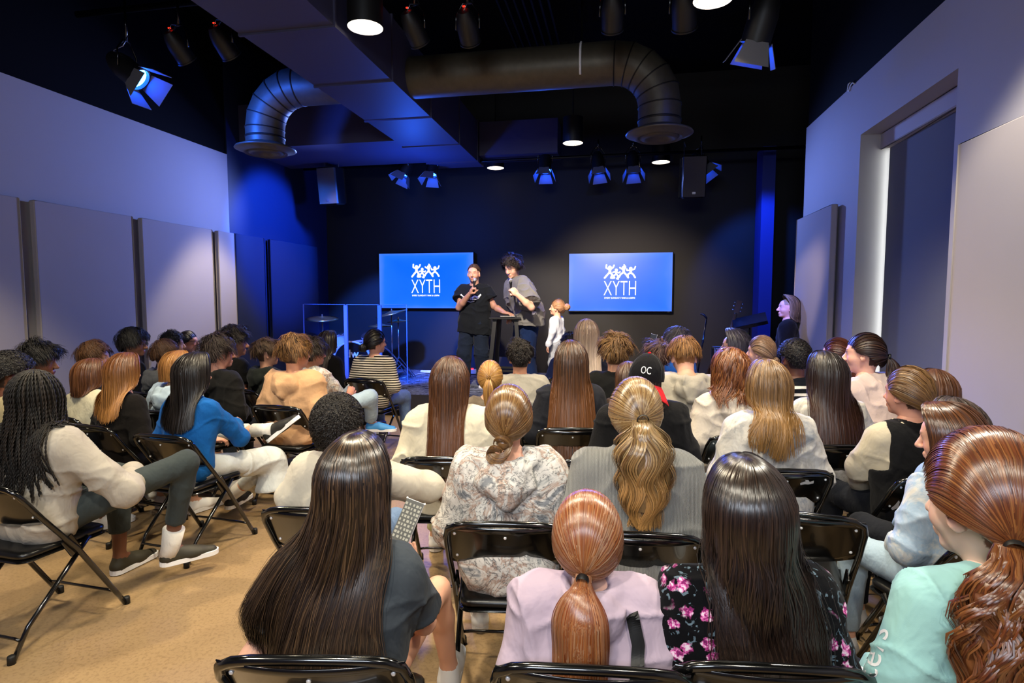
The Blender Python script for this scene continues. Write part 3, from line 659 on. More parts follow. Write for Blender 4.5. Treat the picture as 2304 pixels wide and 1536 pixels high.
class CutCap(Cap):
    """capsule with an open flat end: only the side n.(p-c) < 0 stays"""
    def __init__(s, a, b, ra, rb, c, n, **k): Cap.__init__(s, a, b, ra, rb, **k); s.c0 = np.array(c, float); s.n0 = np.array(n, float)/np.linalg.norm(n)
    def ev(s, P): return np.maximum(Cap.ev(s, P), (P-s.c0)@s.n0)
class Ell:
    def __init__(s, c, r, R=None, k=.02, op='u'):
        s.c = np.array(c, float); s.r = np.array(r, float); s.R = R; s.k = k; s.op = op
    def ev(s, P):
        p = P-s.c
        if s.R is not None: p = p@s.R
        q = p/s.r; l = np.linalg.norm(q, axis=-1); g = np.linalg.norm(q/s.r, axis=-1); return l*(l-1)/(g+1e-9)
    def bb(s): r = max(s.r) if s.R is not None else s.r; return s.c-r, s.c+r
class Half:
    """keeps only the side n.(p-c) < 0 within radius r of c"""
    def __init__(s, c, n, r, k=.006): s.c = np.array(c, float); s.n = np.array(n, float)/np.linalg.norm(n); s.r0 = r; s.k = k; s.op = 's'
    def ev(s, P): p = P-s.c; return np.maximum(-(p@s.n), np.linalg.norm(p, axis=-1)-s.r0)
    def bb(s): return s.c-s.r0, s.c+s.r0
def comb(f, d, k, op):
    if op == 'u': h = np.clip(.5+.5*(f-d)/k, 0, 1); return f+(d-f)*h-k*h*(1-h)
    h = np.clip(.5-.5*(f+d)/k, 0, 1); return f+(-d-f)*h+k*h*(1-h)
def sdf(prims, P):
    f = np.full(P.shape[:-1], 9.0)
    for p in prims: f = comb(f, p.ev(P), p.k, p.op)
    return f
def snet(prims, v):
    us = [p for p in prims if p.op == 'u']; lo = np.min([p.bb()[0] for p in us], 0)-.03; hi = np.max([p.bb()[1] for p in us], 0)+.03
    n = np.ceil((hi-lo)/v).astype(int)+1; f = np.full(n, 1.0, np.float32); ax = [lo[i]+v*np.arange(n[i]) for i in range(3)]
    for p in prims:
        a, b = p.bb(); m = p.k+2*v+.02; i0 = np.clip(np.floor((a-m-lo)/v).astype(int), 0, n-1); i1 = np.clip(np.ceil((b+m-lo)/v).astype(int)+1, 1, n)
        if (i1 <= i0).any(): continue
        sl = tuple(slice(i0[i], i1[i]) for i in range(3)); X = np.stack(np.meshgrid(*[ax[i][sl[i]] for i in range(3)], indexing='ij'), -1)
        f[sl] = comb(f[sl], p.ev(X), p.k, p.op)
    s = f < 0; c = np.zeros(n-1, np.int8)
    for dx in (0, 1):
        for dy in (0, 1):
            for dz in (0, 1): c += s[dx:n[0]-1+dx, dy:n[1]-1+dy, dz:n[2]-1+dz]
    act = (c > 0) & (c < 8); ids = np.argwhere(act); idx = np.full(act.shape, -1, np.int64); idx[act] = np.arange(len(ids))
    co_ = {}; 
    for dx in (0, 1):
        for dy in (0, 1):
            for dz in (0, 1): co_[dx, dy, dz] = f[ids[:, 0]+dx, ids[:, 1]+dy, ids[:, 2]+dz]
    acc = np.zeros((len(ids), 3)); cnt = np.zeros(len(ids))
    for a in co_:
        for axx in range(3):
            if a[axx] == 0:
                b = list(a); b[axx] = 1; b = tuple(b); fa, fb = co_[a], co_[b]; m = (fa < 0) != (fb < 0)
                t = np.where(m, fa/(fa-fb+1e-12), 0); p = np.tile(np.array(a, float), (len(ids), 1)); p[:, axx] = t; acc += np.where(m[:, None], p, 0); cnt += m
    V = (ids+acc/cnt[:, None])*v+lo; Q = []
    for axx in range(3):
        a2, a3 = (axx+1) % 3, (axx+2) % 3; sh = [slice(None)]*3; sh2 = [slice(None)]*3; sh[axx] = slice(0, -1); sh2[axx] = slice(1, None)
        e = s[tuple(sh)] != s[tuple(sh2)]; E = np.argwhere(e); ok = (E[:, a2] > 0) & (E[:, a3] > 0) & (E[:, a2] < n[a2]-1) & (E[:, a3] < n[a3]-1); E = E[ok]
        def g(d2, d3): q = E.copy(); q[:, a2] -= d2; q[:, a3] -= d3; return idx[q[:, 0], q[:, 1], q[:, 2]]
        q = np.stack([g(1, 1), g(0, 1), g(0, 0), g(1, 0)], 1); flip = ~s[tuple(E.T)]; q[flip] = q[flip][:, ::-1]; Q.append(q)
    return V, np.concatenate(Q)
def grad(prims, P, e=.004):
    g = np.stack([sdf(prims, P+np.eye(3)[i]*e)-sdf(prims, P-np.eye(3)[i]*e) for i in range(3)], -1); return g/(np.linalg.norm(g, axis=-1, keepdims=True)+1e-9)
def vnormals(V, Q):
    n = np.cross(V[Q[:, 2]]-V[Q[:, 0]], V[Q[:, 3]]-V[Q[:, 1]]); N = np.zeros_like(V)
    for i in range(4): np.add.at(N, Q[:, i], n)
    return N/(np.linalg.norm(N, axis=1, keepdims=True)+1e-12)
def folds(V, Q, amp, sc=9, seed=0, stretch=(1, 1, .45)):
    """cloth folds: ridged noise along the normals"""
    N = vnormals(V, Q); P_ = V*sc*np.array(stretch)+3*np.stack([vnoise(V*5, seed+1), vnoise(V*5, seed+2), vnoise(V*5, seed+3)], 1)*.2
    wp = .12*np.stack([vnoise(V*7, seed+4), vnoise(V*7, seed+5), vnoise(V*7, seed+6)], 1); r = vnoise(V*6.5, seed)
    c1 = (1-np.abs(vnoise((V+wp*.6)*np.array([7.5, 7.5, 3.2]), seed+9)))**5; c2 = (1-np.abs(vnoise((V-wp*.5)*np.array([4.2, 4.2, 9.5]), seed+13)))**6
    return V+N*(amp*(r*.55+c1*.85+c2*.75-.35))[:, None]
# ------------------------------------------------------------------ cloth, skin and hair materials
def cloth(name, col, kind=None, col2=None, rough=.9, weave=900, fold=.8):
    m = Mt(name); c = m.co(); n = m.noise(4, 4, .6, c); base = m.mix(m.math('MULTIPLY', n, .22), col, tuple(x*.55 for x in lin(col)[:3])+(1,))
    if kind == 'stripe':
        sp = m.n('SeparateXYZ'); m.l(c, sp.inputs[0]); k = m.math('ADD', m.math('MULTIPLY', sp.outputs[2], weave), m.math('MULTIPLY', n, .5)); fr = m.math('FRACT', k); base = m.mix(m.math('GREATER_THAN', fr, .55), col, col2)
    if kind == 'bands':
        sp = m.n('SeparateXYZ'); m.l(c, sp.inputs[0]); fr = m.math('FRACT', m.math('MULTIPLY', sp.outputs[2], 19)); lo = m.math('LESS_THAN', sp.outputs[2], weave); base = m.mix(m.math('MULTIPLY', m.math('GREATER_THAN', fr, .62), lo), col, col2)
    if kind == 'camo':
        a = m.noise(7, 4, .6, c, 1.2); b = m.noise(8, 5, .6, m.co((1, 1, 1.3)), 2.6); d = m.noise(17, 4, .65, c, 3)
        base = m.ramp(a, [(.36, '9fa09e'), (.43, 'd6d2cb'), (.50, 'c9c5bf'), (.54, 'a98f80'), (.60, 'd2cec8'), (.66, '83868a')])
        base = m.mix(m.ramp(b, [(.475, (0, 0, 0, 1)), (.497, (.9, .9, .9, 1)), (.52, (0, 0, 0, 1))]), base, '4c4e52'); base = m.mix(m.ramp(d, [(.60, (0, 0, 0, 1)), (.66, (.6, .6, .6, 1))]), base, col2 or '55585c')
    if kind == 'tiedye':
        a = m.noise(7, 5, .7, c, 1.5); base = m.ramp(a, [(.35, col2 or '6d6f74'), (.5, col), (.68, 'cfccc6')])
    if kind == 'floral':
        v = m.n('TexVoronoi', feature='F1'); v.inputs['Scale'].default_value = 21; m.l(c, v.inputs['Vector']); w_ = m.n('TexWave', wave_type='RINGS'); w_.inputs['Scale'].default_value = 20; w_.inputs['Distortion'].default_value = 9; m.l(c, w_.inputs['Vector'])
        fl = m.ramp(m.math('ADD', v.outputs['Distance'], m.math('MULTIPLY', m.math('SUBTRACT', m.noise(75, 2, .5, c), .5), .55)), [(.30, (1, 1, 1, 1)), (.38, (0, 0, 0, 1))]); lf = m.noise(30, 3, .5, c, 2)
        pk = m.ramp(m.noise(85, 3, .7, c), [(.40, '7a2560'), (.46, 'c23f8e'), (.53, 'e08fc0'), (.60, 'e9d7e2')]); gate = m.ramp(m.noise(4.5, 2, .5, c), [(.40, (0, 0, 0, 1)), (.46, (1, 1, 1, 1))])
        base = m.mix(m.ramp(lf, [(.60, (0, 0, 0, 1)), (.63, (.7, .7, .7, 1))]), '08080c', '6d8290'); base = m.mix(m.math('MULTIPLY', fl, gate), base, pk)
    if kind == 'denim':
        b = m.noise(500, 2, .5, m.co((1, 1, .2))); base = m.mix(m.math('MULTIPLY', b, .4), base, 'cfd8e6')
    m.set(base, rough, spec=.12, Sheen_Weight=.04, Sheen_Roughness=.5)
    if kind == 'knit':
        wv = m.n('TexWave', bands_direction='X'); wv.inputs['Scale'].default_value = 60; wv.inputs['Distortion'].default_value = 1.5; wv.inputs['Detail Scale'].default_value = 4; m.l(c, wv.inputs['Vector'])
        m.set(m.mix(m.math('MULTIPLY', wv.outputs['Fac'], .5), tuple(x*.6 for x in lin(col)[:3])+(1,), col)); bn = m.bump(wv.outputs['Fac'], .7, .004)
    else:
        f1 = m.noise(13, 3, .5, m.co((1, 1, .7)), .25); bn = m.bump(f1, fold*.9, .02); bn = m.bump(m.noise(700, 2, .5, c), .25, .001, bn)
    return m.m
_cl = {}
def CL(col, kind=None, col2=None, **k):
    key = (col, kind, col2, str(k))
    if key not in _cl: _cl[key] = cloth(('%s_cloth_%s' % (kind or 'soft', col)), col, kind, col2, **k)
    return _cl[key]
def skinmat():
    m = Mt('skin'); a = m.n('VertexColor', layer_name='tint'); c = m.co(); n = m.noise(30, 3, .5, c)
    m.set(m.mix(m.math('MULTIPLY', n, .15), a.outputs['Color'], '9a5a48'), .48, spec=.4, Subsurface_Weight=.12, Subsurface_Scale=.01); m.b.inputs['Subsurface Radius'].default_value = (1, .35, .2); return m.m
SKIN = skinmat()
def hairmat(name, rough, aniso):
    m = Mt(name); a = m.n('VertexColor', layer_name='tint')
    if not aniso: m.set(a.outputs['Color'], rough, spec=.5); return m.m
    m = m; tg = m.n('Tangent', direction_type='UV_MAP'); uv = m.n('UVMap')
    mp = m.n('Mapping'); m.l(uv.outputs[0], mp.inputs[0]); mp.inputs['Scale'].default_value = (900, 2.5, 1); n = m.noise(1, 3, .6, mp.outputs[0])
    m.set(m.mix(m.math('MULTIPLY', n, .75), a.outputs['Color'], (.004, .003, .003, 1)), rough, spec=.75); m.l(tg.outputs[0], m.b.inputs['Tangent'])
    m.b.inputs['Anisotropic'].default_value = aniso; return m.m
HAIRM = hairmat('hair_strands', .34, .75); HAIRN = hairmat('hair_strands_soft', .42, 0); HAIRN.node_tree.nodes['Principled BSDF'].inputs['Specular IOR Level'].default_value = .5; HAIRD = hairmat('hair_soft', .58, 0); HAIRD.node_tree.nodes['Principled BSDF'].inputs['Specular IOR Level'].default_value = .35
# ------------------------------------------------------------------ hair
LOD = {'flat': False, 'Y': 1}
def rib_tangent(P_):
    T = np.gradient(P_, axis=1); return T/(np.linalg.norm(T, axis=2, keepdims=True)+1e-9)
def ribbons(P_, out, w0, taper=.35, lift=.22):
    """P_ (N,M,3) strand paths, out (N,M,3) outward directions -> V-section ribbons"""
    N, Mx, _ = P_.shape; T = rib_tangent(P_); side = np.cross(T, out); side /= np.linalg.norm(side, axis=2, keepdims=True)+1e-9; up = np.cross(side, T)
    t = np.linspace(0, 1, Mx)[None, :, None]; w = np.broadcast_to(w0, (N,))[:, None, None]*np.clip(np.minimum(1, .5+t*5)*(1-(1-taper)*t**2.5), 0, 1)
    K = 2 if LOD['flat'] else 3
    if K == 2: a = RNG.normal(0, .22, (N, 1, 1)); s2 = side*np.cos(a)+up*np.sin(a); V = np.stack([P_-s2*w, P_+s2*w], 2)
    else: V = np.stack([P_-side*w, P_+up*w*lift, P_+side*w], 2)             # N,M,3,3
    idx = np.arange(N*Mx*K).reshape(N, Mx, K); q = []
    for k in range(K-1): q.append(np.stack([idx[:, :-1, k], idx[:, :-1, k+1], idx[:, 1:, k+1], idx[:, 1:, k]], -1).reshape(-1, 4))
    L = np.broadcast_to(t[..., 0], (N, Mx)); u = RNG.random((N, 1))+np.zeros((N, Mx)); uv = np.zeros((N, Mx, K, 2)); 
    for k in range(K): uv[:, :, k, 0] = u+k*.004; uv[:, :, k, 1] = L
    return V.reshape(-1, 3), np.concatenate(q), uv.reshape(-1, 2)
def tints(N, Mx, cols, rng, tip=None):
    """per-strand colour picked between cols, going to tip colours at the end"""
    C_ = np.array([lin(c)[:3] for c in cols]); w = rng.random((N, len(cols)))**5+.02; w /= w.sum(1, keepdims=True); c = (w@C_)[:, None, :]*(.8+.4*rng.random((N, 1, 1)))
    c = np.broadcast_to(c*.85, (N, Mx, 3)).copy()
    if tip:
        T_ = np.array(lin(tip)[:3]); t = np.clip((np.linspace(0, 1, Mx)-.35)/.5, 0, 1)[None, :, None]; c = c*(1-t)+T_*t*(.75+.5*rng.random((N, 1, 1)))
    return np.repeat(c[:, :, None, :], 2 if LOD['flat'] else 3, 2).reshape(-1, 3)
def sheet(P_, closed=False):
    N, Mx, _ = P_.shape; idx = np.arange(N*Mx).reshape(N, Mx); a = idx if not closed else np.vstack([idx, idx[:1]])
    q = np.stack([a[:-1, :-1], a[1:, :-1], a[1:, 1:], a[:-1, 1:]], -1).reshape(-1, 4)
    uv = np.stack(np.broadcast_arrays(np.linspace(0, 1, N)[:, None], np.linspace(0, 1, Mx)[None]), -1).reshape(-1, 2); return P_.reshape(-1, 3), q, uv
def smooth01(x): x = np.clip(x, 0, 1); return x*x*(3-2*x)
ER = np.array([.080, .100, .112]); EC = np.array([0, -.012, .008])     # scalp ellipsoid in the head frame
HP = np.array([(0, .90, .44), (.38, .84, .40), (.70, .62, .30), (.90, .40, .02), (.97, .18, -.10), (.96, -.10, -.12), (.86, -.42, -.38), (.55, -.70, -.62), (0, -.80, -.74)])
def hairline(psi):
    """direction on the scalp of the hairline; psi 0 forehead .. 1 nape, negative = left side"""
    a = np.abs(psi)*(len(HP)-1); i = np.clip(a.astype(int), 0, len(HP)-2); f = (a-i)[..., None]; d = HP[i]*(1-f)+HP[i+1]*f; d = d*np.stack([np.sign(psi)+(psi == 0), np.ones_like(psi), np.ones_like(psi)], -1)
    return d/np.linalg.norm(d, axis=-1, keepdims=True)
def hl(psi, low, front=0.0):
    d = hairline(psi).copy(); d[..., 2] += front*smooth01((d[..., 1]+.1)/.6); d[..., 2] += (1-low)*1.5*smooth01((.25-d[..., 1])/.6)+.20*smooth01((np.abs(d[..., 0])-.6)/.3); return d/np.linalg.norm(d, axis=-1, keepdims=True)
class Head:
    """frame of a head: centre c, rotation R, scale s; body holds distance-field prims the hair lies on"""
    def __init__(s, c, R, sc, body): s.c = np.array(c); s.R = np.array(R); s.s = sc; s.body = body
    def w(s, p): return s.c+s.s*(p@s.R.T)
    def inv(s, p): return ((p-s.c)@s.R)/s.s
def push(P_, body, off):
    for _ in range(3):
        d = sdf(body, P_)-off; m = d < 0
        if not m.any(): break
        g = grad(body, P_[m]); P_[m] -= g*d[m][:, None]
    return P_
def drape(plan, H, off, bias=(.35, -1, -.6), pull=.22, start=None):
    """lets strands slide over the body instead of sinking into it, keeping their length"""
    out = plan.copy(); N, Mx, _ = plan.shape; body = H.body; off = np.broadcast_to(off, (N,)); bias = np.array(bias, float)
    zb = max(p.bb()[1][2] for p in body if p.op == 'u')+.03
    for j in range(1, Mx):
        st = plan[:, j]-plan[:, j-1]; L_ = np.linalg.norm(st, axis=1); prev = out[:, j-1]; p = prev+st; act = p[:, 2] < zb
        if start is not None: act &= start[:, j]
        out[:, j] = np.where(act[:, None], p, plan[:, j] if j < 4 else p)
        if not act.any(): continue
        dlt = plan[:, j]-p; dlt[:, 2] = 0; p = p+pull*dlt*act[:, None]; ix = np.where(act)[0]; q = p[ix]; d = sdf(body, q)-off[ix]; ins = d < 0
        if ins.any():
            k = ix[ins]; qq = q[ins]; g = grad(body, qq); qq = qq-g*d[ins][:, None]; mv = qq-prev[k]; ln = np.linalg.norm(mv, axis=1); b = np.tile(bias, (len(k), 1)); b[:, 0] *= np.sign(prev[k][:, 0]-H.c[0]+1e-6); b -= g*(b*g).sum(1, keepdims=True)
            need = np.clip(1-ln/(L_[k]+1e-9), 0, 1); mv = mv+b*(need*L_[k]*1.2)[:, None]; mv *= (L_[k]/(np.linalg.norm(mv, axis=1)+1e-9))[:, None]; qq = prev[k]+mv
            for _ in range(2):
                d2 = sdf(body, qq)-off[k]; m = d2 < 0
                if m.any(): qq[m] -= grad(body, qq[m])*d2[m][:, None]
            q[ins] = qq
        out[ix, j] = q
    sm = out.copy(); k0 = 8 if Mx > 12 else 1; sm[:, k0:-1] = out[:, k0:-1]*.5+(out[:, k0-1:-2]+out[:, k0+1:])*.25; return sm
def hair_long(H, o, rng, n=700, L=.35, vol=.014, wave=0.0, wf=9, curl=0.0, cf=28, behind=.5, gx=.8, A=118, M_=22, width=.0032, cols=('3a2416',), tip=None, lay=3, side=0.0, clump=26, off=.012, mess=.004, shell=True, frontroot=.075, rag=.25, crown=0.0, bias=(.3, -1, -.7), sway=0.0, jit=.0022):
    """long loose hair: from the parting over the skull, then down over shoulders and back"""
    if LOD['flat']: n = int(n*(1.3 if LOD['Y'] < 4.2 else .8)); width *= .72 if LOD['Y'] < 4.2 else 1.0; M_ = 15
    else: width *= .85
    def path(phi, lr, Ls):
        N = len(phi); th_end = math.radians(97); m1 = 8; t = np.linspace(0, 1, M_)**1.4; s_ = np.zeros((N, M_)); E = ER+vol+lr[:, None]*.010
        arc1 = .17; tot = arc1+Ls; dist = t[None]*tot[:, None]; th = np.clip(dist/arc1, 0, 1)*th_end+.008; drop = np.clip(dist-arc1, 0, None)
        sx, cx = np.sin(phi)[:, None], np.cos(phi)[:, None]; ex, ey, ez = E[:, 0:1], E[:, 1:2], E[:, 2:3]
        P_ = np.stack([EC[0]+ex*sx*np.sin(th)+side*.03*np.cos(th)**2, EC[1]-ey*cx*np.sin(th)+np.cos(th).clip(0)**2*frontroot*(np.abs(phi)/math.radians(A))[:, None]-.02*crown*np.cos(th), EC[2]+ez*np.cos(th)], -1)
        P_ = H.w(P_); b = smooth01(drop/.20)*behind
        x0 = P_[..., 0]-H.c[0]; y0 = P_[..., 1]-H.c[1]; bx = x0*(1-(1-gx)*smooth01(drop/.30)); by = y0+(np.minimum(y0, -.07*H.s)-y0)*b
        P_[..., 0] = H.c[0]+bx+sway*smooth01(drop/.45); P_[..., 1] = H.c[1]+by; P_[..., 2] -= drop*H.s; return P_, drop
    def fin(P_, drop, phi, lr, ph):
        k = smooth01(drop/.10)
        if wave: 
            a = wave*k; q = 2*PI*wf*drop+ph[:, None]; P_[..., 0] += a*np.sin(q); P_[..., 1] += a*.6*np.cos(q*.9+1)
        if curl:
            k2 = smooth01((drop+.12)/.1)*.5+.5*k; q = 2*PI*cf*np.linspace(0, 1, M_)[None]*(L+.17)/2+ph[:, None]*3; P_[..., 0] += curl*k2*np.sin(q); P_[..., 1] += curl*k2*np.cos(q); P_[..., 2] += curl*.4*k2*np.sin(q*1.3)
        return drape(P_, H, off*H.s*(1+lr*.9), bias, start=drop > .0)
    Ar = math.radians(A)
    phi = rng.uniform(-Ar, Ar, n); cl = np.round(phi/(2*Ar)*clump)/clump*2*Ar; lr = rng.random(n)*lay*.5; Ls = L*(1-rag*rng.random(n)**2)*(1-.10*np.abs(phi)/Ar)
    phs = rng.random(999)*6.28; ph = phs[(np.round(phi/(2*Ar)*clump)).astype(int)+400]+rng.normal(0, .25, n)
    P_, drop = path(phi, lr, Ls); Pc, _ = path(cl+rng.normal(0, .02, n), lr, Ls); g = (.6*smooth01(drop/.35))[..., None]; P_ = P_*(1-g)+Pc*g
    P_ += rng.normal(0, mess, (n, 1, 3))*smooth01(drop/.2)[..., None]+(vnoise(np.stack([phi*30, np.zeros(n), np.zeros(n)], -1))[:, None, None]*np.array([.004, .004, 0]))
    kj = jit*smooth01(np.linspace(0, 1, M_)/.2)[None]; P_[..., 0] += kj*np.sin(rng.uniform(6, 16, (n, 1))*np.linspace(0, 1, M_)[None]+rng.random((n, 1))*6); P_[..., 1] -= kj*np.abs(np.sin(rng.uniform(4, 12, (n, 1))*np.linspace(0, 1, M_)[None]+rng.random((n, 1))*6))
    P_ = fin(P_, drop, phi, lr, ph); out = P_-np.array([H.c[0], H.c[1]+.02, 0]); out[..., 2] -= H.c[2]-.02; out[..., 2] = np.clip(out[..., 2], 0, None); out /= np.linalg.norm(out, axis=2, keepdims=True)+1e-9
    V, Q, uv = ribbons(P_, out, width*(.7+.6*rng.random(n))); T_ = tints(n, M_, cols, rng, tip)
    if shell:
        ns = 60; phi = np.linspace(-Ar, Ar, ns); P2, d2 = path(phi, np.full(ns, .0), np.full(ns, L*.93)); P2 = fin(P2, d2, phi, np.zeros(ns), phs[(np.round(phi/(2*Ar)*clump)).astype(int)+400])
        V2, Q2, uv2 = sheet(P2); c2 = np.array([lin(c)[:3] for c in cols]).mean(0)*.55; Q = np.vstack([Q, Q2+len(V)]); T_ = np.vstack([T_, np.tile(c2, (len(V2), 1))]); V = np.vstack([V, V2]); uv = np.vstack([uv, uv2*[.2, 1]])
    return V, Q, uv, T_
def scalp(H, tie, psi, lr, t, vol, bulge=.010):
    """hair swept from the hairline to the tie direction"""
    a = hairline(psi); T = np.array(tie, float); T /= np.linalg.norm(T); t_ = t[None, :, None]
    c = a*.4+T*.4+np.stack([a[:, 0]*.55, a[:, 1]*0, 1.25*smooth01((a[:, 2]+.05)/.42)], -1); d = (1-t_)**2*a[:, None]+2*t_*(1-t_)*c[:, None]+t_**2*T; d /= np.linalg.norm(d, axis=2, keepdims=True); t_ = t[None]
    r = 1.0; E = ER+vol; P_ = EC+d*E*(1+(lr[:, None]*.05+bulge*6*np.sin(np.clip(t_, 0, 1)*PI))[..., None]); return H.w(P_), d
def hair_tied(H, o, rng, n=600, tie=(0, -.95, .12), vol=.010, cols=('a0703c',), tip=None, tail='pony', L=.3, tr=.035, tw=0.0, wf=7, curl=0, cf=20, tn=None, width=.003, M_=12, droop=(0, -1, 0), out_=.05, spread=1.0, clump=14, bun=.035, tiem=None):
    
    f_ = 1.3 if LOD['Y'] < 4.2 else .8
    if LOD['flat']: n = int(n*f_); tn = tn and int(tn*f_); width *= .72 if f_ > 1 else 1.0
    psi = rng.uniform(-1, 1, n); psi = np.sign(psi)*np.abs(psi)**.9; t0 = rng.uniform(0, .55, n)*(rng.random(n) < .6); t = np.linspace(0, 1, M_); lr = rng.random(n)
    Ps = []; P0, d0 = scalp(H, tie, psi, lr, t, vol); f = t0[:, None]+(1-t0[:, None])*t[None]; ii = f*(M_-1); i0 = np.clip(ii.astype(int), 0, M_-2); fr = (ii-i0)[..., None]; k = np.arange(n)[:, None]; P_ = P0[k, i0]*(1-fr)+P0[k, i0+1]*fr
    out = P_-H.w(EC); out /= np.linalg.norm(out, axis=2, keepdims=True); V, Q, uv = ribbons(P_, out, width, 1.0); T_ = tints(n, M_, cols, rng)
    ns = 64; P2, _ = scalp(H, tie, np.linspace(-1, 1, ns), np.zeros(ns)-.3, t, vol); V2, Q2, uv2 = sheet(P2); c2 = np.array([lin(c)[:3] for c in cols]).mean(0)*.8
    parts = [(V, Q, uv, T_), (V2, Q2, uv2*[.2, 1], np.tile(c2, (len(V2), 1)))]
    Tn = np.array(tie, float); Tn /= np.linalg.norm(Tn); tp = H.w(EC+Tn*(ER+vol)); nn = H.R@(Tn/ER); nn /= np.linalg.norm(nn)
    if tail == 'pony':
        m = tn or n; Mt_ = 22; s_ = np.linspace(0, 1, Mt_); ang = rng.random(m)*6.28; rad = np.sqrt(rng.random(m)); Ls = L*(1-.3*rng.random(m)**2)
        def tailp(ang, rad, Ls, jit):
            N = len(ang); d = s_[None]*Ls[:, None]; ctr = tp+nn*(out_*(1-np.exp(-d/.04)))[..., None]*H.s+np.array([0, 0, -1])*(d-.028*(1-np.exp(-d/.05)))[..., None]*H.s+np.array(droop)*0
            pr = tr*(.35+.65*smooth01(d/.12))*(1-.55*smooth01((d/L-.55)/.5)); r_ = rad[:, None]*pr*H.s
            P_ = ctr+np.stack([np.cos(ang)[:, None]*r_*1.15*spread, np.sin(ang)[:, None]*r_*.7, 0*r_], -1)
            if tw:
                cl = np.round(ang/6.28*clump); ph = (np.sin(cl*12.9)*43758 % 6.28)[:, None]; q = 2*PI*wf*d+ph; kk = smooth01(d/.08)*tw; P_[..., 0] += kk*np.sin(q); P_[..., 1] += kk*.6*np.cos(q)
            if curl:
                cl = np.round(ang/6.28*clump)+np.round(rad*3)*17; ph = (np.sin(cl*12.9)*43758 % 6.28)[:, None]; q = 2*PI*cf*d+ph; kk = smooth01(d/.05)*curl; P_[..., 0] += kk*np.sin(q); P_[..., 1] += kk*np.cos(q); P_[..., 2] += kk*.5*np.sin(q*.7)
            P_ += jit*smooth01(d/.1)[..., None]
            return drape(P_, H, .008+.5*tr*(1-np.sin(ang))*.5*H.s, (.05, -.6, -1), .1), ctr
        P_, ctr = tailp(ang, rad, Ls, rng.normal(0, .003, (m, 1, 3))); out = P_-ctr+np.array([0, -.02, 0]); out /= np.linalg.norm(out, axis=2, keepdims=True)+1e-9
        V, Q, uv = ribbons(P_, out, width*1.1); parts.append((V, Q, uv, tints(m, Mt_, cols, rng, tip)))
        a = np.linspace(0, 6.28, 24, endpoint=False); P2, _ = tailp(a, np.full(24, .8), np.full(24, L*.85), 0); V2, Q2, uv2 = sheet(P2, True); parts.append((V2, Q2, uv2*[.2, 1], np.tile(c2, (len(V2), 1))))
    if tail == 'bun':
        m = tn or n; c = tp+nn*bun*.7*H.s; s_ = np.linspace(0, 1, 16); a0 = rng.random(m)*6.28; tl = rng.normal(0, .9, m); r_ = bun*(.75+.3*rng.random(m))*H.s
        q = a0[:, None]+s_[None]*3.2; X = np.stack([np.cos(q)*r_[:, None], np.sin(tl)[:, None]*np.sin(q)*r_[:, None], np.cos(tl)[:, None]*np.sin(q)*r_[:, None]], -1); X = X*(1+.08*np.sin(q*5)[..., None])
        P_ = c+X; V, Q, uv = ribbons(P_, X/(np.linalg.norm(X, axis=2, keepdims=True)+1e-9), width*1.2); parts.append((V, Q, uv, tints(m, 16, cols, rng, tip)))
        g = G().ball(c, bun*.78*H.s, 12); g4 = [f for f in g.f if len(f) == 4]; V2 = np.array(g.v); parts.append((V2, np.array(g4), np.zeros((len(V2), 2)), np.tile(c2, (len(V2), 1))))
    if tail == 'loop':   # low messy knot with loose ends
        m = tn or n//2; c = tp+nn*.03*H.s+np.array([0, 0, -.01]); s_ = np.linspace(0, 1, 18); a0 = rng.normal(0, .5, m); r_ = .02*(1+rng.random(m)); q = a0[:, None]+s_[None]*6
        P_ = c+np.stack([np.sin(q)*r_[:, None]-.03*s_[None], -np.abs(np.cos(q))*r_[:, None]*.8, np.cos(q)*r_[:, None]*1.0-.05*s_[None]], -1)*H.s; out = np.zeros_like(P_); out[..., 1] = -1
        V, Q, uv = ribbons(P_, out, width*1.2); parts.append((V, Q, uv, tints(m, 18, cols, rng, tip)))
        g = G().ball(c, .026*H.s, 12); g4 = [f for f in g.f if len(f) == 4]; V2 = np.array(g.v); parts.append((V2, np.array(g4), np.zeros((len(V2), 2)), np.tile(c2, (len(V2), 1))))
    H.tie = (tp, nn); return merge(parts)
def merge(parts):
    V, Q, U, T = [], [], [], []; k = 0
    for v, q, u, t in parts: V.append(v); Q.append(q+k); U.append(u); T.append(t); k += len(v)
    return np.vstack(V), np.vstack(Q), np.vstack(U), np.vstack(T)
def scalpshell(H, th, nz, rng, seed, low=1.0, bumps=14, front=0.0):
    ns, m = 72, 20; psi = np.linspace(-1, 1, ns); a = hl(psi, low, front); cr = np.array([0, -.25, .97]); t = np.linspace(0, 1, m)
    om = np.arccos(np.clip(a@cr, -1, 1))[:, None]; d = (np.sin((1-t[None])*om)[..., None]*cr+np.sin(t[None]*om)[..., None]*a[:, None])/np.sin(om)[..., None]
    h = th(d); h = h+nz*vnoise(d*bumps/2, seed)+nz*.5*vnoise(d*bumps, seed+3); P_ = EC+d*(ER+np.clip(h, .002, None)[..., None]); return H.w(P_), d
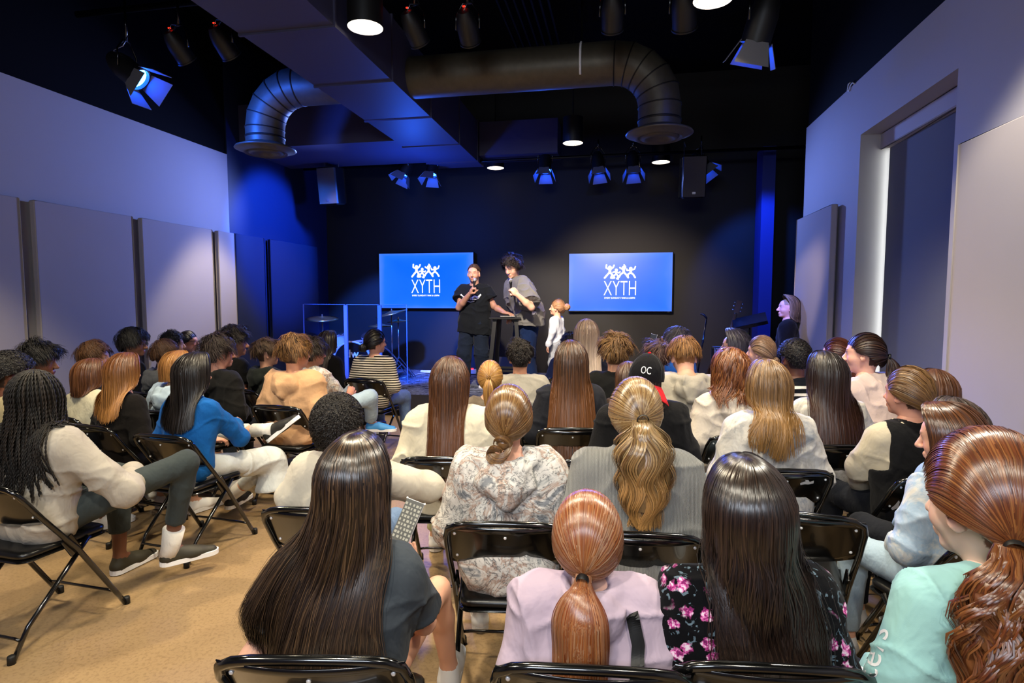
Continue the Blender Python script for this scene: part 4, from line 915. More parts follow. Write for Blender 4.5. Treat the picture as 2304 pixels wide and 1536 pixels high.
def hair_short(H, o, rng, n=700, dens=2.6, top=.03, sides=.008, cols=('2a1a12',), tip=None, mess=.5, length=.045, curlr=0, width=.003, fade=True, fringe=0.0, low=1.0, part=0.0, front=0.05):
    n = int(n*dens*(.55 if LOD['Y'] > 5.1 and LOD['Y'] < 7 else 1)); width *= .5
    def th(d): u = smooth01((d[..., 2]+.25)/.8); return sides+(top-sides)*u+fringe*smooth01((d[..., 1]-.3)/.5)*smooth01(d[..., 2]*2)
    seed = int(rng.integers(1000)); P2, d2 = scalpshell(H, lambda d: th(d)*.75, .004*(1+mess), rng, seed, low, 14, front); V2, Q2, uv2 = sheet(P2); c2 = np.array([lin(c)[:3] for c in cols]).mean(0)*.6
    psi = rng.uniform(-1, 1, n); t = rng.random(n)**.6; a = hl(psi, low, front); cr = np.array([0, -.25, .97]); om = np.arccos(np.clip(a@cr, -1, 1)); d = (np.sin((1-t)*om)[:, None]*cr+np.sin(t*om)[:, None]*a)/np.sin(om)[:, None]
    flow = d-cr*(d@cr)[:, None]; flow = flow/(np.linalg.norm(flow, axis=1, keepdims=True)+1e-6)+np.array([.3*part, .5, 0])*np.clip(d[:, 2:3], 0, 1); flow -= d*(flow*d).sum(1, keepdims=True); flow /= np.linalg.norm(flow, axis=1, keepdims=True)+1e-6
    rnd = rng.normal(0, 1, (n, 3)); cln = np.stack([vnoise(d*4, seed+i) for i in range(3)], -1); flow = flow+mess*cln*1.3+rnd*.12*mess; M_ = 7; s_ = np.linspace(0, 1, M_)[None, :, None]; hh = th(d)[:, None, None]
    Ln = (length*(.6+.6*rng.random(n)))[:, None, None]*(.35+.65*smooth01((d[:, 2]+.3)/.7))[:, None, None]*(1-(.6-fringe*25 if fringe < .024 else 0)*smooth01((d[:, 1]-.25)/.5))[:, None, None]
    base = (EC+d*ER)[:, None]; P_ = base+flow[:, None]*Ln*s_+d[:, None]*(hh*(.35+.95*np.sin(np.clip(s_*1.15, 0, 1)*PI*.75))+.004)
    if curlr: q = s_[..., 0]*9+rng.random((n, 1))*6; P_ = P_+np.stack([np.sin(q), np.cos(q), np.sin(q+1)], -1)*curlr
    P_[..., 2] -= (Ln*s_*s_*.4)[..., 0]; r = (P_-EC)/(ER+.004); l = np.linalg.norm(r, axis=2, keepdims=True); P_ = EC+np.where(l < 1, r/l, r)*(ER+.004); P_ = H.w(P_); out = np.broadcast_to((d@H.R.T)[:, None], P_.shape)
    V, Q, uv = ribbons(P_, out, width, .4); return merge([(V, Q, uv, tints(n, M_, cols, rng, tip)), (V2, Q2, uv2*[.2, 1], np.tile(c2, (len(V2), 1)))])
def hair_afro(H, o, rng, n=2200, top=.034, sides=.02, cols=('1b1715',), width=.0016, low=1.0, front=0.0, cr_=.0055, out_r=.014, **k):
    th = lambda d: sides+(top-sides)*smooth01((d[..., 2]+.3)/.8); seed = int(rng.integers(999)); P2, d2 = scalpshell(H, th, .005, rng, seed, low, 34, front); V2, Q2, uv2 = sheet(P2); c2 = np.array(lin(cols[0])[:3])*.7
    psi = rng.uniform(-1, 1, n); t = rng.random(n)**.6; a = hl(psi, low, front); cr = np.array([0, -.25, .97]); om = np.arccos(np.clip(a@cr, -1, 1)); d = (np.sin((1-t)*om)[:, None]*cr+np.sin(t*om)[:, None]*a)/np.sin(om)[:, None]
    s_ = np.linspace(0, 1, 9)[None]; q = s_*8+rng.random((n, 1))*6; e1 = np.cross(d, [0, 0, 1.]); e1 /= np.linalg.norm(e1, axis=1, keepdims=True)+1e-6; e2 = np.cross(d, e1); r = cr_
    P_ = (EC+d*(ER+th(d)[:, None]*.85))[:, None]+d[:, None]*(s_*out_r)[..., None]+(e1[:, None]*np.sin(q)[..., None]+e2[:, None]*np.cos(q)[..., None])*r; P_ = H.w(P_); out = np.broadcast_to((d@H.R.T)[:, None], P_.shape)
    V, Q, uv = ribbons(P_, out, width, .8); return merge([(V, Q, uv, tints(n, 9, cols, rng)), (V2, Q2, uv2, np.tile(c2, (len(V2), 1)))])
def hair_braids(H, o, rng, n=85, L=.42, cols=('17130f',), **k):
    V, Q, uv, T = hair_long(H, o, rng, n=500, L=L*.5, cols=cols, width=.003, vol=.006, gx=1.0, behind=.3, shell=True, frontroot=.0)
    M_ = 62; N = n*2; parts = [(V, Q, uv, T)]; t = np.linspace(0, 1, M_)[None]; phi = (np.radians(np.tile(np.linspace(-122, 122, n), 2))+rng.normal(0, .02, N))[:, None]
    ll = L*(.75+.4*rng.random((N, 1))); E = ER+(.012+.012*(np.arange(N) >= n)+.006*rng.random(N))[:, None]; ex, ey, ez = E[:, 0:1], E[:, 1:2], E[:, 2:3]; arc = .17; dist = t*(arc+ll); th = np.clip(dist/arc, 0, 1)*math.radians(95); drop = np.clip(dist-arc, 0, None)
    P_ = H.w(np.stack([ex*np.sin(phi)*np.sin(th), EC[1]-ey*np.cos(phi)*np.sin(th)-.01*np.cos(th), EC[2]+ez*np.cos(th)], -1)); P_[..., 2] -= drop*H.s; r1, r2 = rng.random((2, N, 1))*6
    P_[..., 0] += .5*smooth01(drop/.35)*(P_[..., 0]-H.c[0])+.008*np.sin(drop*18+r1); P_[..., 1] += .008*np.cos(drop*15+r2)-.03*smooth01(drop/.3); P_ = drape(P_, H, .010+.014*rng.random(N), start=drop > 0)
    for k_ in range(N):
        p = P_[k_]; e = np.cross(np.gradient(p, axis=0), [0, 1., 0]); e /= np.linalg.norm(e, axis=1, keepdims=True)+1e-9
        for s_ in (0, PI):
            q = dist[k_]*2*PI*24+s_; P3 = p+e*np.sin(q)[:, None]*.0024+np.array([0, 1, 0])*np.cos(q)[:, None]*.0024
            gg = G().tube(P3, .0036*(1-.3*t[0]), 5, caps=False); v = np.array(gg.v); parts.append((v, np.array(gg.f), np.zeros((len(v), 2)), np.tile(np.array(lin(cols[k_ % len(cols)])[:3])*(.7+.7*rng.random()), (len(v), 1))))
    return merge(parts)
# ------------------------------------------------------------------ people
def hand_prims(kind):
    pr = [Ell((0, .045, 0), (.040, .052, .0155), k=.01), Cap((0, -.02, 0), (0, .03, 0), .026, .030, k=.02, flat=((0, 0, 1), 1.5))]
    curl = {'relaxed': (22, 30, 18), 'grip': (62, 75, 45), 'flat': (4, 6, 4), 'hold': (40, 50, 25)}[kind]
    for i, (x, L) in enumerate(((.030, .070), (.011, .079), (-.010, .073), (-.029, .057))):
        p = np.array([x, .082-abs(x-.01)*.25, 0]); a = 0; d0 = x*3.0
        for j, (f, r) in enumerate(((.46, .0088), (.30, .0082), (.24, .0072))):
            a += math.radians(curl[j]*(1+.1*i)); q = p+L*f*np.array([d0*.12*(1 if kind != 'grip' else .2), math.cos(a), -math.sin(a)]); pr.append(Cap(p, q, r, r*.93, k=.006)); p = q
    t = [np.array(q) for q in ((.022, .015, -.004), (.048, .048, -.020), (.056, .075, -.034))] if kind != 'grip' else [np.array(q) for q in ((.022, .015, -.006), (.046, .042, -.036), (.024, .068, -.056))]
    pr.append(Cap(t[0], t[1], .0135, .0105, k=.012)); pr.append(Cap(t[1], t[2], .0105, .0085, k=.006)); e = t[2]+(t[2]-t[1])*.55; pr.append(Cap(t[2], e, .0088, .0078, k=.005)); return pr
_hands = {}
def hand(kind, side, pos, d, palm, sc=1.0, v=.0035):
    if (kind, v) not in _hands: _hands[kind, v] = snet(hand_prims(kind), v)
    V, Q = _hands[kind, v]; V = V.copy(); Q = Q.copy()
    y = np.array(d, float); y /= np.linalg.norm(y); z = -np.array(palm, float); z -= y*(z@y); z /= np.linalg.norm(z); x = np.cross(y, z)
    if side < 0: V[:, 0] *= -1; Q = Q[:, ::-1]
    return V*sc@np.stack([x, y, z])+np.array(pos), Q
def head_prims(H, nb, fem=False, ears=True):
    s = H.s; W_ = lambda p: H.w(np.array(p, float)); E_ = lambda c, r, k=.015, op='u': Ell(W_(c), np.array(r)*s, H.R, k=k*s, op=op)
    C_ = lambda a, b, ra, rb, k=.012: Cap(W_(a), W_(b), ra*s, rb*s, k=k*s)
    jw = .052 if fem else .058
    pr = [E_((0, -.012, .010), (.076, .094, .100)), E_((0, .035, -.045), (jw, .052, .072), .03), E_((0, .072, -.095), (.024, .018, .018), .02),
          E_((.036, .058, -.035), (.024, .024, .026), .02), E_((-.036, .058, -.035), (.024, .024, .026), .02), E_((0, .055, .03), (.06, .034, .045), .03),
          C_((0, .088, .008), (0, .112, -.034), .0085, .0125, .010), C_((-.010, .100, -.038), (.010, .100, -.038), .009, .009, .006),
          C_((-.034, .082, .020), (.034, .082, .020), .011, .011, .012), C_((-.018, .087, -.066), (.018, .087, -.066), .0085, .0085, .006), C_((-.015, .086, -.076), (.015, .086, -.076), .0085, .0085, .006)]
    for q in (-1, 1):
        pr.append(E_((q*.033, .101, .000), (.020, .015, .013), .012, 's')); pr.append(E_((q*.033, .074, .0), (.0135, .0135, .0125), .004))
        if ears: pr.append(Ell(W_((q*.080, -.004, -.018)), np.array((.008, .020, .031))*s, H.R@Rz(-q*.45), k=.008*s)); pr.append(Ell(W_((q*.089, .002, -.014)), np.array((.007, .010, .017))*s, H.R@Rz(-q*.3), k=.003*s, op='s'))
    nk = .046 if fem else .055
    pr.append(Cap(nb, W_((0, -.022, -.045)), nk*1.08*s, nk*s, k=.025*s, flat=None)); return pr
def face_tint(H, V, skin, o):
    sk = np.array(lin(skin)[:3]); T = np.tile(sk, (len(V), 1)); L = H.inv(V)
    def blend(m, c, a): T[:] = T*(1-(m*a)[:, None])+np.array(lin(c)[:3])*(m*a)[:, None]
    g = lambda c, r, p=2: np.clip(1.6-np.linalg.norm((L-np.array(c))/np.array(r), axis=1)*1.3, 0, 1)
    blend(np.maximum(g((.042, .07, -.035), (.026, .03, .022)), g((-.042, .07, -.035), (.026, .03, .022))), 'c8655a', .25)
    for q in (-1, 1):
        blend(g((q*.033, .09, .001), (.016, .02, .0085)), '2a1a14', .55); blend(g((q*.033, .088, .0), (.0115, .01, .005)), 'e6e0da', .8); blend(g((q*.033, .09, .0), (.0055, .012, .0058)), '1d130e', 1); blend(g((q*.035, .092, .024), (.021, .02, .0048)), o.get('brow', '2a1c14'), .85)
        blend(g((q*.082, 0, -.018), (.012, .02, .028)), 'c46a55', .3)
    blend(g((0, .092, -.071), (.024, .02, .0095)), o.get('lip', 'a8574e'), .75); blend(g((0, .098, -.0712), (.021, .02, .0022)), '4a1f1c', .8)
    if o.get('stubble'):
        m = smooth01((-.040-L[:, 2])/.02)*smooth01((L[:, 1]-.0)/.03)*(1-g((0, .092, -.071), (.02, .02, .009))); blend(m, '3a2a22', .38*(np.abs(V[:, 2]) > 0))
    return T
def arm_pose(name):
    P_ = {'lap': ((.235, .00, .235), (.10, .215, .165)), 'wide': ((.30, -.01, .26), (.16, .22, .17)), 'thigh': ((.25, .05, .24), (.20, .30, .16)), 'folded': ((.23, .06, .27), (.03, .22, .24)),
          'down': ((.225, -.03, .19), (.235, .04, -.05)), 'elbowknee': ((.22, .25, .22), (.10, .42, .30))}
    return P_[name]
SHOES = {}
def shoe(parent, col, ankle, d, side, sole='e8e8e8', kind='sneaker'):
    key = (col, sole, kind)
    if key not in SHOES:
        pr = [Cap((0, -.06, .035), (0, .09, .030), .040, .040, k=.02, flat=((0, 0, 1), 1.15)), Cap((0, .06, .034), (0, .165, .024), .042, .034, k=.03, flat=((0, 0, 1), 1.3)), Cap((0, -.055, .05), (0, -.045, .085), .040, .038, k=.02), Cap((0, 0, .06), (0, .06, .045), .036, .034, k=.02)]
        if kind != 'clog': pr.append(Ell((0, -.045, .125), (.030, .034, .04), k=.004, op='s'))
        V, Q = snet(pr, .010); a = rawmesh('shoe', V, Q, plain('shoe_%s' % col, col, .6)); poly = [(.040*math.cos(q), -.06+.042*math.sin(q)) for q in np.linspace(PI, 2*PI, 8)]+[(.046*math.cos(q), .15+.056*math.sin(q)) for q in np.linspace(0, PI, 10)]
        b = G().prism(poly, .026).build('sole', plain('sole_%s' % sole, sole, .6), a); SHOES[key] = (a, b, [])
        used = False
    a, b, u = SHOES[key]
    if u: a = a.copy(); COL.objects.link(a); b = b.copy(); COL.objects.link(b); b.parent = a
    u.append(1); a.parent = parent; d = np.array(d, float); R = look(d/np.linalg.norm(d), (0, 0, 1)); p = np.array(ankle)-R@np.array([0, -.045, .085])
    m = np.eye(4); m[:3, :3] = R; m[:3, 3] = p; a.matrix_local = Matrix(m.tolist()); return a
def uptop(cfg, J, kind, puff, body=False):
    """distance-field prims of a torso with arms; J holds joints"""
    w, s = cfg.get('w', .9), J['s']; q = J['q']; pf = puff; pr = []
    Rl = J['Rl']; fy = Rl@np.array([0, 1., 0]); fl = (fy, 1.22)
    big = cfg.get('big', 1.0)
    pr += [Cap(q(-.065*w, -.01, .01, 1), q(.065*w, -.01, .01, 1), (.112+pf)*s*big, k=.05, flat=(J['Rp']@np.array([0, 1., 0]), 1.1)), Cap(q(-.055*w, 0, .14), q(.055*w, 0, .14), (.098+pf*1.25)*s*big, k=.08, flat=fl),
           Cap(q(-.080*w, .0, .27), q(.080*w, .0, .27), (.108+pf)*s*big, k=.08, flat=fl), Cap(q(-.135*w, -.01, .37), q(.135*w, -.01, .37), (.060+pf*.8)*s, k=.06, flat=(fy, 1.1)), Cap(q(-.10*w, -.008, .395), q(0, -.005, .435), (.040+pf*.5)*s, .045*s, k=.04), Cap(q(.10*w, -.008, .395), q(0, -.005, .435), (.040+pf*.5)*s, .045*s, k=.04)]
    if cfg.get('long') and not body:
        ll = cfg['long']; pr += [CutCap(q(g*.075*w, -.005, -.02, 1), q(g*.085*w, -.005, -ll-.05, 1), (.112+pf)*s*big, (.118+pf)*s*big, q(0, 0, -ll, 1), (.10, 0, -1), k=.03, flat=((0, 1, 0), 1.12)) for g in (-1, 1)]
    if cfg.get('arch'): pr.append(Cap(q(-.05, -.07, .30), q(.05, -.07, .30), .07*s, k=.06))
    ar = []
    for sd, sg in (('L', -1), ('R', 1)):
        sh, el, wr = J['sh'+sd], J['el'+sd], J['wr'+sd]
        if body: ar += [Cap(sh, el, .046*s, .036*s, k=.03), Cap(el, el+(wr-el)*.35, .037*s, .040*s, k=.02), Cap(el+(wr-el)*.35, wr, .040*s, .026*s, k=.02)]
        elif kind == 'tee':
            e = sh+(el-sh)*cfg.get('slv', .62); ar += [CutCap(sh, e+(el-sh)*.12, (.054+pf)*s, (.056+pf*1.35)*s, e, el-sh, k=.03)]
        elif kind == 'vest': ar += [Half(sh+(el-sh)*.10, el-sh, .001)]
        else: ar += [Cap(sh, el, (.052+pf)*s, (.042+pf)*s, k=.045), Cap(el, wr, (.044+pf)*s, (.031+pf*.6)*s, k=.03), Ell(wr-(wr-el)*.12, (.034*s+pf, .034*s+pf, .036*s+pf), k=.02)]
    pr += [a for a in ar if not (isinstance(a, Half) and kind == 'vest')]; return pr
def person(u, v, Y, label, rot=6, head=(0, 0, 0), lean=8, w=.9, skin='d8a68a', top=('sweat', None, .02), pants=None, hair=None, arms='lap', legs='sit', chair_lab=None, glasses=False, extra=None, stand=None, fem=False, face={}, vest=None, cap=None, ears=True, hood=None, feet='sneaker', shoecol='e4e4e4', hk='relaxed', name='person', seed=None, hs=1.0, big=1.0, side=0, slv=.62, group=None, hands=None, baggy=0.0, off=(0, 0), xy=None, foldamp=None, arch=False, hem=.10, long=0, cy=0, neck=0, shoes=True, scale=None):
    cfg = dict(w=w, big=big, slv=slv, arch=arch, long=long); seed = int(abs(u*7+v*13)) if seed is None else seed; rng = np.random.default_rng(seed)
    r_ = math.radians(rot); Rl = Ry(math.radians(side))@Rx(-math.radians(lean)); zb = .45 if stand is None else stand; hz = .09 if stand is None else 0
    yaw, pit, rol = head; Rh = Rz(math.radians(yaw))@Rx(-math.radians(pit))@Ry(math.radians(rol)); nbq = np.array([0, -.003, .44]); fwd = Rl@np.array([0, 0, 1])
    hc_u = np.array([0, -.02, hz])+Rl@nbq+Rh@np.array([0, .018, .155+neck]); top_u = hc_u+Rh@np.array([0, 0, .118*hs]); P = at(u, v+24/Y, Y=Y)
    s = (P[2]-zb)/top_u[2] if scale is None else scale; Rr = Rz(r_); base = P[:2]-(Rr@(top_u*s))[:2]; rootz = 0 if stand is None else ZS if Y > 7.5 and u < 1700 else 0
    if stand is not None: base = P[:2]-(Rr@(top_u*s))[:2]
    B = np.array([0, 0, zb-rootz]); q = lambda x, y, z, pel=0: B+s*(np.array([0, -.02, hz])+((Rl if not pel else np.eye(3))@np.array([x, y, z])))
    px = lambda t: Rr.T@(at(t[1], t[2], Y=t[3])-np.array([base[0]+off[0], base[1]+off[1], rootz]))
    J = dict(s=s, q=q, Rl=Rl, Rp=np.eye(3)); sw = .158*w+.006
    for sd, sg in (('L', -1), ('R', 1)):
        J['sh'+sd] = q(sg*sw, -.005, .372); a = arms if isinstance(arms, str) else arms.get(sd, 'lap')
        e, wr = arm_pose(a) if isinstance(a, str) else a
        J['el'+sd], J['wr'+sd] = [px(p) if p[0] == 'p' else B+s*np.array([(sg*p[0] if isinstance(a, str) else p[0]), p[1], p[2]]) for p in (e, wr)]
    nb = q(*nbq); hc = B+s*hc_u; vb = .006 if Y < 2.6 else .0085 if Y < 4.8 else .0095 if stand is None else .0065
    topkind, topmat, puff = top; body_top = uptop(cfg, J, 'body', 0, True); tprims = uptop(cfg, J, topkind, puff)
    nkc = nb+np.array([0, .004, .045*s]); hoodp = []
    if hood == 'down':
        hoodp = [Cap(q(.088, .03, .425), q(.098, -.06, .425), .030*s, .034*s, k=.02), Cap(q(-.088, .03, .425), q(-.098, -.06, .425), .030*s, .034*s, k=.02), Cap(q(.098, -.06, .425), q(.04, -.125, .40), .034*s, .038*s, k=.02), Cap(q(-.098, -.06, .425), q(-.04, -.125, .40), .034*s, .038*s, k=.02), Cap(q(-.04, -.125, .40), q(.04, -.125, .40), .038*s, k=.02),
                 Ell(q(0, -.120, .355), np.array((.118, .050, .082))*s, Rl, k=.012), Cap(q(0, -.130, .335), q(0, -.142, .285), .062*s, .040*s, k=.03), Ell(q(0, -.055, .45), np.array((.066, .052, .055))*s, Rl, k=.012, op='s')]
    elif hood == 'collar': hoodp = [Cap(q(.05, .02, .435), q(.06, -.03, .445), .02*s, k=.015), Cap(q(-.05, .02, .435), q(-.06, -.03, .445), .02*s, k=.015), Cap(q(-.06, -.03, .445), q(0, -.062, .447), .02*s, k=.015), Cap(q(.06, -.03, .445), q(0, -.062, .447), .02*s, k=.015)]
    nr = .055 if fem else .062
    neckcut = [Ell(nb+Rl@np.array([0, .005, .035])*s, np.array((nr, nr*.98, .052))*s, Rl, k=.008, op='s')]
    tp = tprims+hoodp+neckcut
    # legs
    LJ = {}
    for sd, sg in (('L', -1), ('R', 1)):
        hp = B+s*np.array([sg*.085*w, -.02, hz*.9])
        if isinstance(legs, dict) and sd in legs: kn, an, toe = [px(x) if x[0] == 'p' else np.array(x, float) for x in legs[sd]]
        elif legs == 'stand': kn, an, toe = np.array([sg*.11, .02, .50*s]), np.array([sg*.13, -.02, .085]), np.array([sg*.25, 1, 0])
        else: kn, an, toe = np.array([sg*.15, .43*s, .505]), np.array([sg*.16, .44*s, .09]), np.array([sg*.15, 1, 0])
        LJ[sd] = (hp, kn, an, toe)
    legb = []; legp = [Cap(B+s*np.array([-.07*w, -.02, hz]), B+s*np.array([.07*w, -.02, hz]), .116*s*big, k=.05)]
    for sd in 'LR':
        hp, kn, an, toe = LJ[sd]; legb += [Cap(hp, kn, .070*s, .048*s, k=.03), Cap(kn, kn+(an-kn)*.35, .047*s, .050*s, k=.02), Cap(kn+(an-kn)*.35, an, .050*s, .033*s, k=.02), Cap(an, an-np.array([0, 0, .04])+toe/np.linalg.norm(toe)*.10, .033, .028, k=.02)]
        bg = baggy; legp += [Cap(hp, kn, (.090+bg*.3)*s*big, (.068+bg*.7)*s, k=.04), CutCap(kn, an+(kn-an)*.08, (.068+bg*.7)*s, (.050+bg)*s, an+(kn-an)*hem, an-kn, k=.03)]
    root_parts = []
    H = Head(hc, Rh, s*hs, tp if topmat else body_top)
    Vh, Qh = snet(head_prims(H, nb-np.array([0, 0, .03]), fem, ears), vb*.85); Vb, Qb = snet(body_top+legb+[Cap(nb-np.array([0, 0, .05]), nb+np.array([0, 0, .02]), .05*s, k=.03)], .012 if stand is None else .009)
    Vs, Qs = [Vh, Vb], [Qh, Qb+len(Vh)]; k = len(Vh)+len(Vb)
    for sd, sg in (('L', -1), ('R', 1)):
        wr, el = J['wr'+sd], J['el'+sd]; d = wr-el; palm = np.array([0, .1, -1.]); kd = hk; d2 = d/np.linalg.norm(d)
        if hands and sd in hands: kd, d2, palm = hands[sd]
        Vv, Qv = hand(kd, sg, wr, d2, palm, s*(.98 if not fem else .92), .0035 if (hands and sd in hands and Y < 4) else .005 if (hands and sd in hands) else .007 if Y < 2.6 else .010); Vs.append(Vv); Qs.append(Qv+k); k += len(Vv)
    V = np.vstack(Vs); Q = np.vstack(Qs); T = face_tint(H, V, skin, face)
    if hair and hair[1].get('cols') and not cap:
        Lh = H.inv(V); hcst = lin(hair[1]['cols'][0])[:3]; m = (Lh[:, 2] > .03-.0*Lh[:, 1])&(Lh[:, 1] < .062)&(np.abs(Lh[:, 0]) < .1); m |= (Lh[:, 1] < -.035)&(Lh[:, 2] > -.07)&(np.linalg.norm(Lh, axis=1) < .2); T[m] = np.array(hcst)
    o = rawmesh(name, V, Q, SKIN, None, T); o.location = (base[0]+off[0], base[1]+off[1], rootz); o.rotation_euler = (0, 0, r_)
    tag(o, label, 'person', group)
    vt = .0065 if Y < 1.8 else .008 if Y < 3.3 else .010 if stand is None else .009; fa = 1.5*(foldamp if foldamp is not None else .006+puff*.12)
    tn = {'tee': 't_shirt', 'sweat': 'sweatshirt', 'hoodie': 'hoodie', 'jacket': 'jacket'}[topkind]
    if topmat:
        V, Q = snet(tp, vt); V = folds(V, Q, fa, 8, seed); to = rawmesh(tn, V, Q, topmat, o); H.top = to; H.topVQ = (V, Q)
    if vest:
        vp = [p for p in uptop(cfg, J, 'sweat', puff+.014)][:6]+neckcut+[Half(J['shL']+np.array([-.012, 0, 0]), (-1, 0, .0), .16*s), Half(J['shR']+np.array([.012, 0, 0]), (1, 0, 0), .16*s)]; V, Q = snet(vp, vt); rawmesh('vest', folds(V, Q, .004, 6, seed), Q, vest, o)
    if pants: V, Q = snet(legp, (.013 if Y < 3.4 else .02) if stand is None else .010); V = folds(V, Q, .006+baggy*.14, 8, seed+5); rawmesh('trousers', V, Q, pants, o)
    if shoes:
        for sd in 'LR':
            hp, kn, an, toe = LJ[sd]; shoe(o, shoecol, an, toe, 1, kind=feet)
    if cap: cap(H, o, rng)
    LOD['flat'] = Y > 2.6; LOD['Y'] = Y
    if hair:
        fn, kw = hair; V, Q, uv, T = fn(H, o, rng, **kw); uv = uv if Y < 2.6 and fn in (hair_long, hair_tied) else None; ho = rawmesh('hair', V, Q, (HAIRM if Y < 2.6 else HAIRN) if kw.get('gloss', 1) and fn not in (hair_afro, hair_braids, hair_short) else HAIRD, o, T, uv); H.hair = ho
        if fn is hair_tied and hair[1].get('tail', 'pony') != 'bun':
            tp_, nn = H.tie; G().tube([tp_+nn*.012, tp_+nn*.020, tp_+nn*.028], [(.007+min(.055, kw.get('tr', .03))*.24)*s, (.009+min(.055, kw.get('tr', .03))*.26)*s, (.007+min(.055, kw.get('tr', .03))*.24)*s], 14, caps=False).build('hair_tie', M['matt'] if not kw.get('tiem') else kw['tiem'], o, True)
    if glasses:
        g = G()
        for sg in (-1, 1):
            pts = [H.w(np.array([sg*.033+.022*math.cos(a), .106, -.002+.016*math.sin(a)])) for a in np.linspace(0, 2*PI, 14, endpoint=False)]; g.tube(pts, .0018, 5, closed=True); g.tube([H.w(np.array(p)) for p in ((sg*.055, .104, .004), (sg*.078, .06, .004), (sg*.082, 0, .0))], .002, 5)
        g.tube([H.w(np.array((-.012, .108, .002))), H.w(np.array((.012, .108, .002)))], .0018, 5); g.build('glasses', M['matt'], o, True)
    if chair_lab is not None:
        c = Rr@np.array([0, .03+cy, 0]); H.chair = chair(base[0]+off[0]+c[0], base[1]+off[1]+c[1], rot, chair_lab)
    H.J = J; H.LJ = LJ; H.o = o; H.Rr = Rr
    if extra: extra(H)
    if DEBUG: print('P', u, v, 's=%.2f' % s, 'root', np.round(base, 2))
    return H
DEBUG = False
def world(H, p): return H.Rr@np.array(p, float)+np.array(H.o.location)
def decal(tgt, polys, mat, origin, right, up, dirn, name='print', off=.003, parent=None, maxd=.6):
    """projects flat shapes (verts2d, faces) onto the mesh tgt, in tgt's local frame"""
    me = tgt.data; V = np.empty(len(me.vertices)*3, np.float32); me.vertices.foreach_get('co', V); V = V.reshape(-1, 3); bv = BVHTree.FromPolygons([tuple(map(float, p)) for p in V], [tuple(p.vertices) for p in me.polygons])
    v2, f = polys; r, u_, d = [np.array(x, float)/np.linalg.norm(x) for x in (right, up, dirn)]; out = []
    for x, y in v2:
        p = np.array(origin)+r*x+u_*y-d*.3; h = bv.ray_cast(Vector(p), Vector(d), maxd)
        out.append(tuple(np.array(h[0])-d*off) if h[0] is not None else None)
    ok = [i for i, q in enumerate(out) if q is not None]
    if not ok: return None
    out = [q if q is not None else out[ok[0]] for q in out]; bad = set(range(len(out)))-set(ok); f = [q for q in f if not any(i in bad for i in q)]
    return G().add(out, f).build(name, mat, parent or tgt)
def strip2(pts, w):
    """2D ribbon with several cross points, for decals"""
    pts = np.array(pts, float); t = np.linspace(0, len(pts)-1, len(pts)*12); x = np.interp(t, np.arange(len(pts)), pts[:, 0]); y = np.interp(t, np.arange(len(pts)), pts[:, 1]); dx, dy = np.gradient(x), np.gradient(y); l = np.hypot(dx, dy)+1e-9; w = np.broadcast_to(w, x.shape) if np.ndim(w) == 0 else np.interp(t, np.arange(len(pts)), w)
    vs = [(x[i]+k*dy[i]/l[i]*w[i], y[i]-k*dx[i]/l[i]*w[i]) for i in range(len(x)) for k in (-1, -.33, .33, 1)]
    return vs, [(4*i+k, 4*i+k+1, 4*i+k+5, 4*i+k+4) for i in range(len(x)-1) for k in range(3)]
def joined(*ps):
    V, Fc = [], []
    for v, f in ps: k = len(V); V += [tuple(q) for q in v]; Fc += [tuple(i+k for i in q) for q in f]
    return V, Fc
def fit_text(body, w, h, cx=0, cy=0, off=0.0):
    v, f = text_mesh(body, 1, 1, off=off); v = np.array(v); mn, mx = v.min(0), v.max(0); v = (v-(mn+mx)/2)/(mx-mn)*np.array([w, h])+np.array([cx, cy]); return [tuple(q) for q in v], f
def phone(p, face_dir, up, label, col='e8e8ea', tilt=0, size=(.072, .148), scr='8a8f98', icons=False):
    n = np.array(face_dir, float); n /= np.linalg.norm(n); u_ = np.array(up, float); u_ -= n*(u_@n); u_ /= np.linalg.norm(u_); r = np.cross(u_, n); R = np.stack([r, u_, n], 1)
    o = empty('mobile_phone', tuple(p), 0, label, 'phone'); G().box((0, 0, 0), (size[0], size[1], .009), R, bev=.004).build('phone_case', plain('phone_case_'+col, col, .3), o); G().box(tuple(R@np.array([0, 0, .005])), (size[0]-.01, size[1]-.012, .001), R).build('display', glow('phone_display_'+scr, scr, .7), o)
    if icons:
        g = G()
        for i in range(5):
            for k in range(9): g.box(tuple(R@np.array([-.024+i*.012+.002*math.sin(k*3+i), -.055+k*.0135, .0058])), (.0065+.002*math.sin(i*2+k), .008, .0006), R)
        g.build('display_icons', glow('display_icons', 'c4bca4', .7), o)
    return o
def mic(p, d, label):
    d = np.array(d, float); d /= np.linalg.norm(d); R = ztube(d); o = empty('microphone', tuple(p), 0, label, 'microphone', 'handheld microphones of the two speakers')
    G().lathe([(0, -.20), (.011, -.195), (.013, -.1), (.018, -.02), (.022, -.005), (.020, 0)], R=R, n=16).build('handle', M['matt'], o, True); b = G(); b.ball((0, 0, 0), (.026, .026, .028), 14); G().add(np.array(b.v)@R.T+d*.018, b.f).build('grille', plain('silver_mic_grille', 'b8b8b8', .4, .7, bump=1, bs=900), o, True); return o

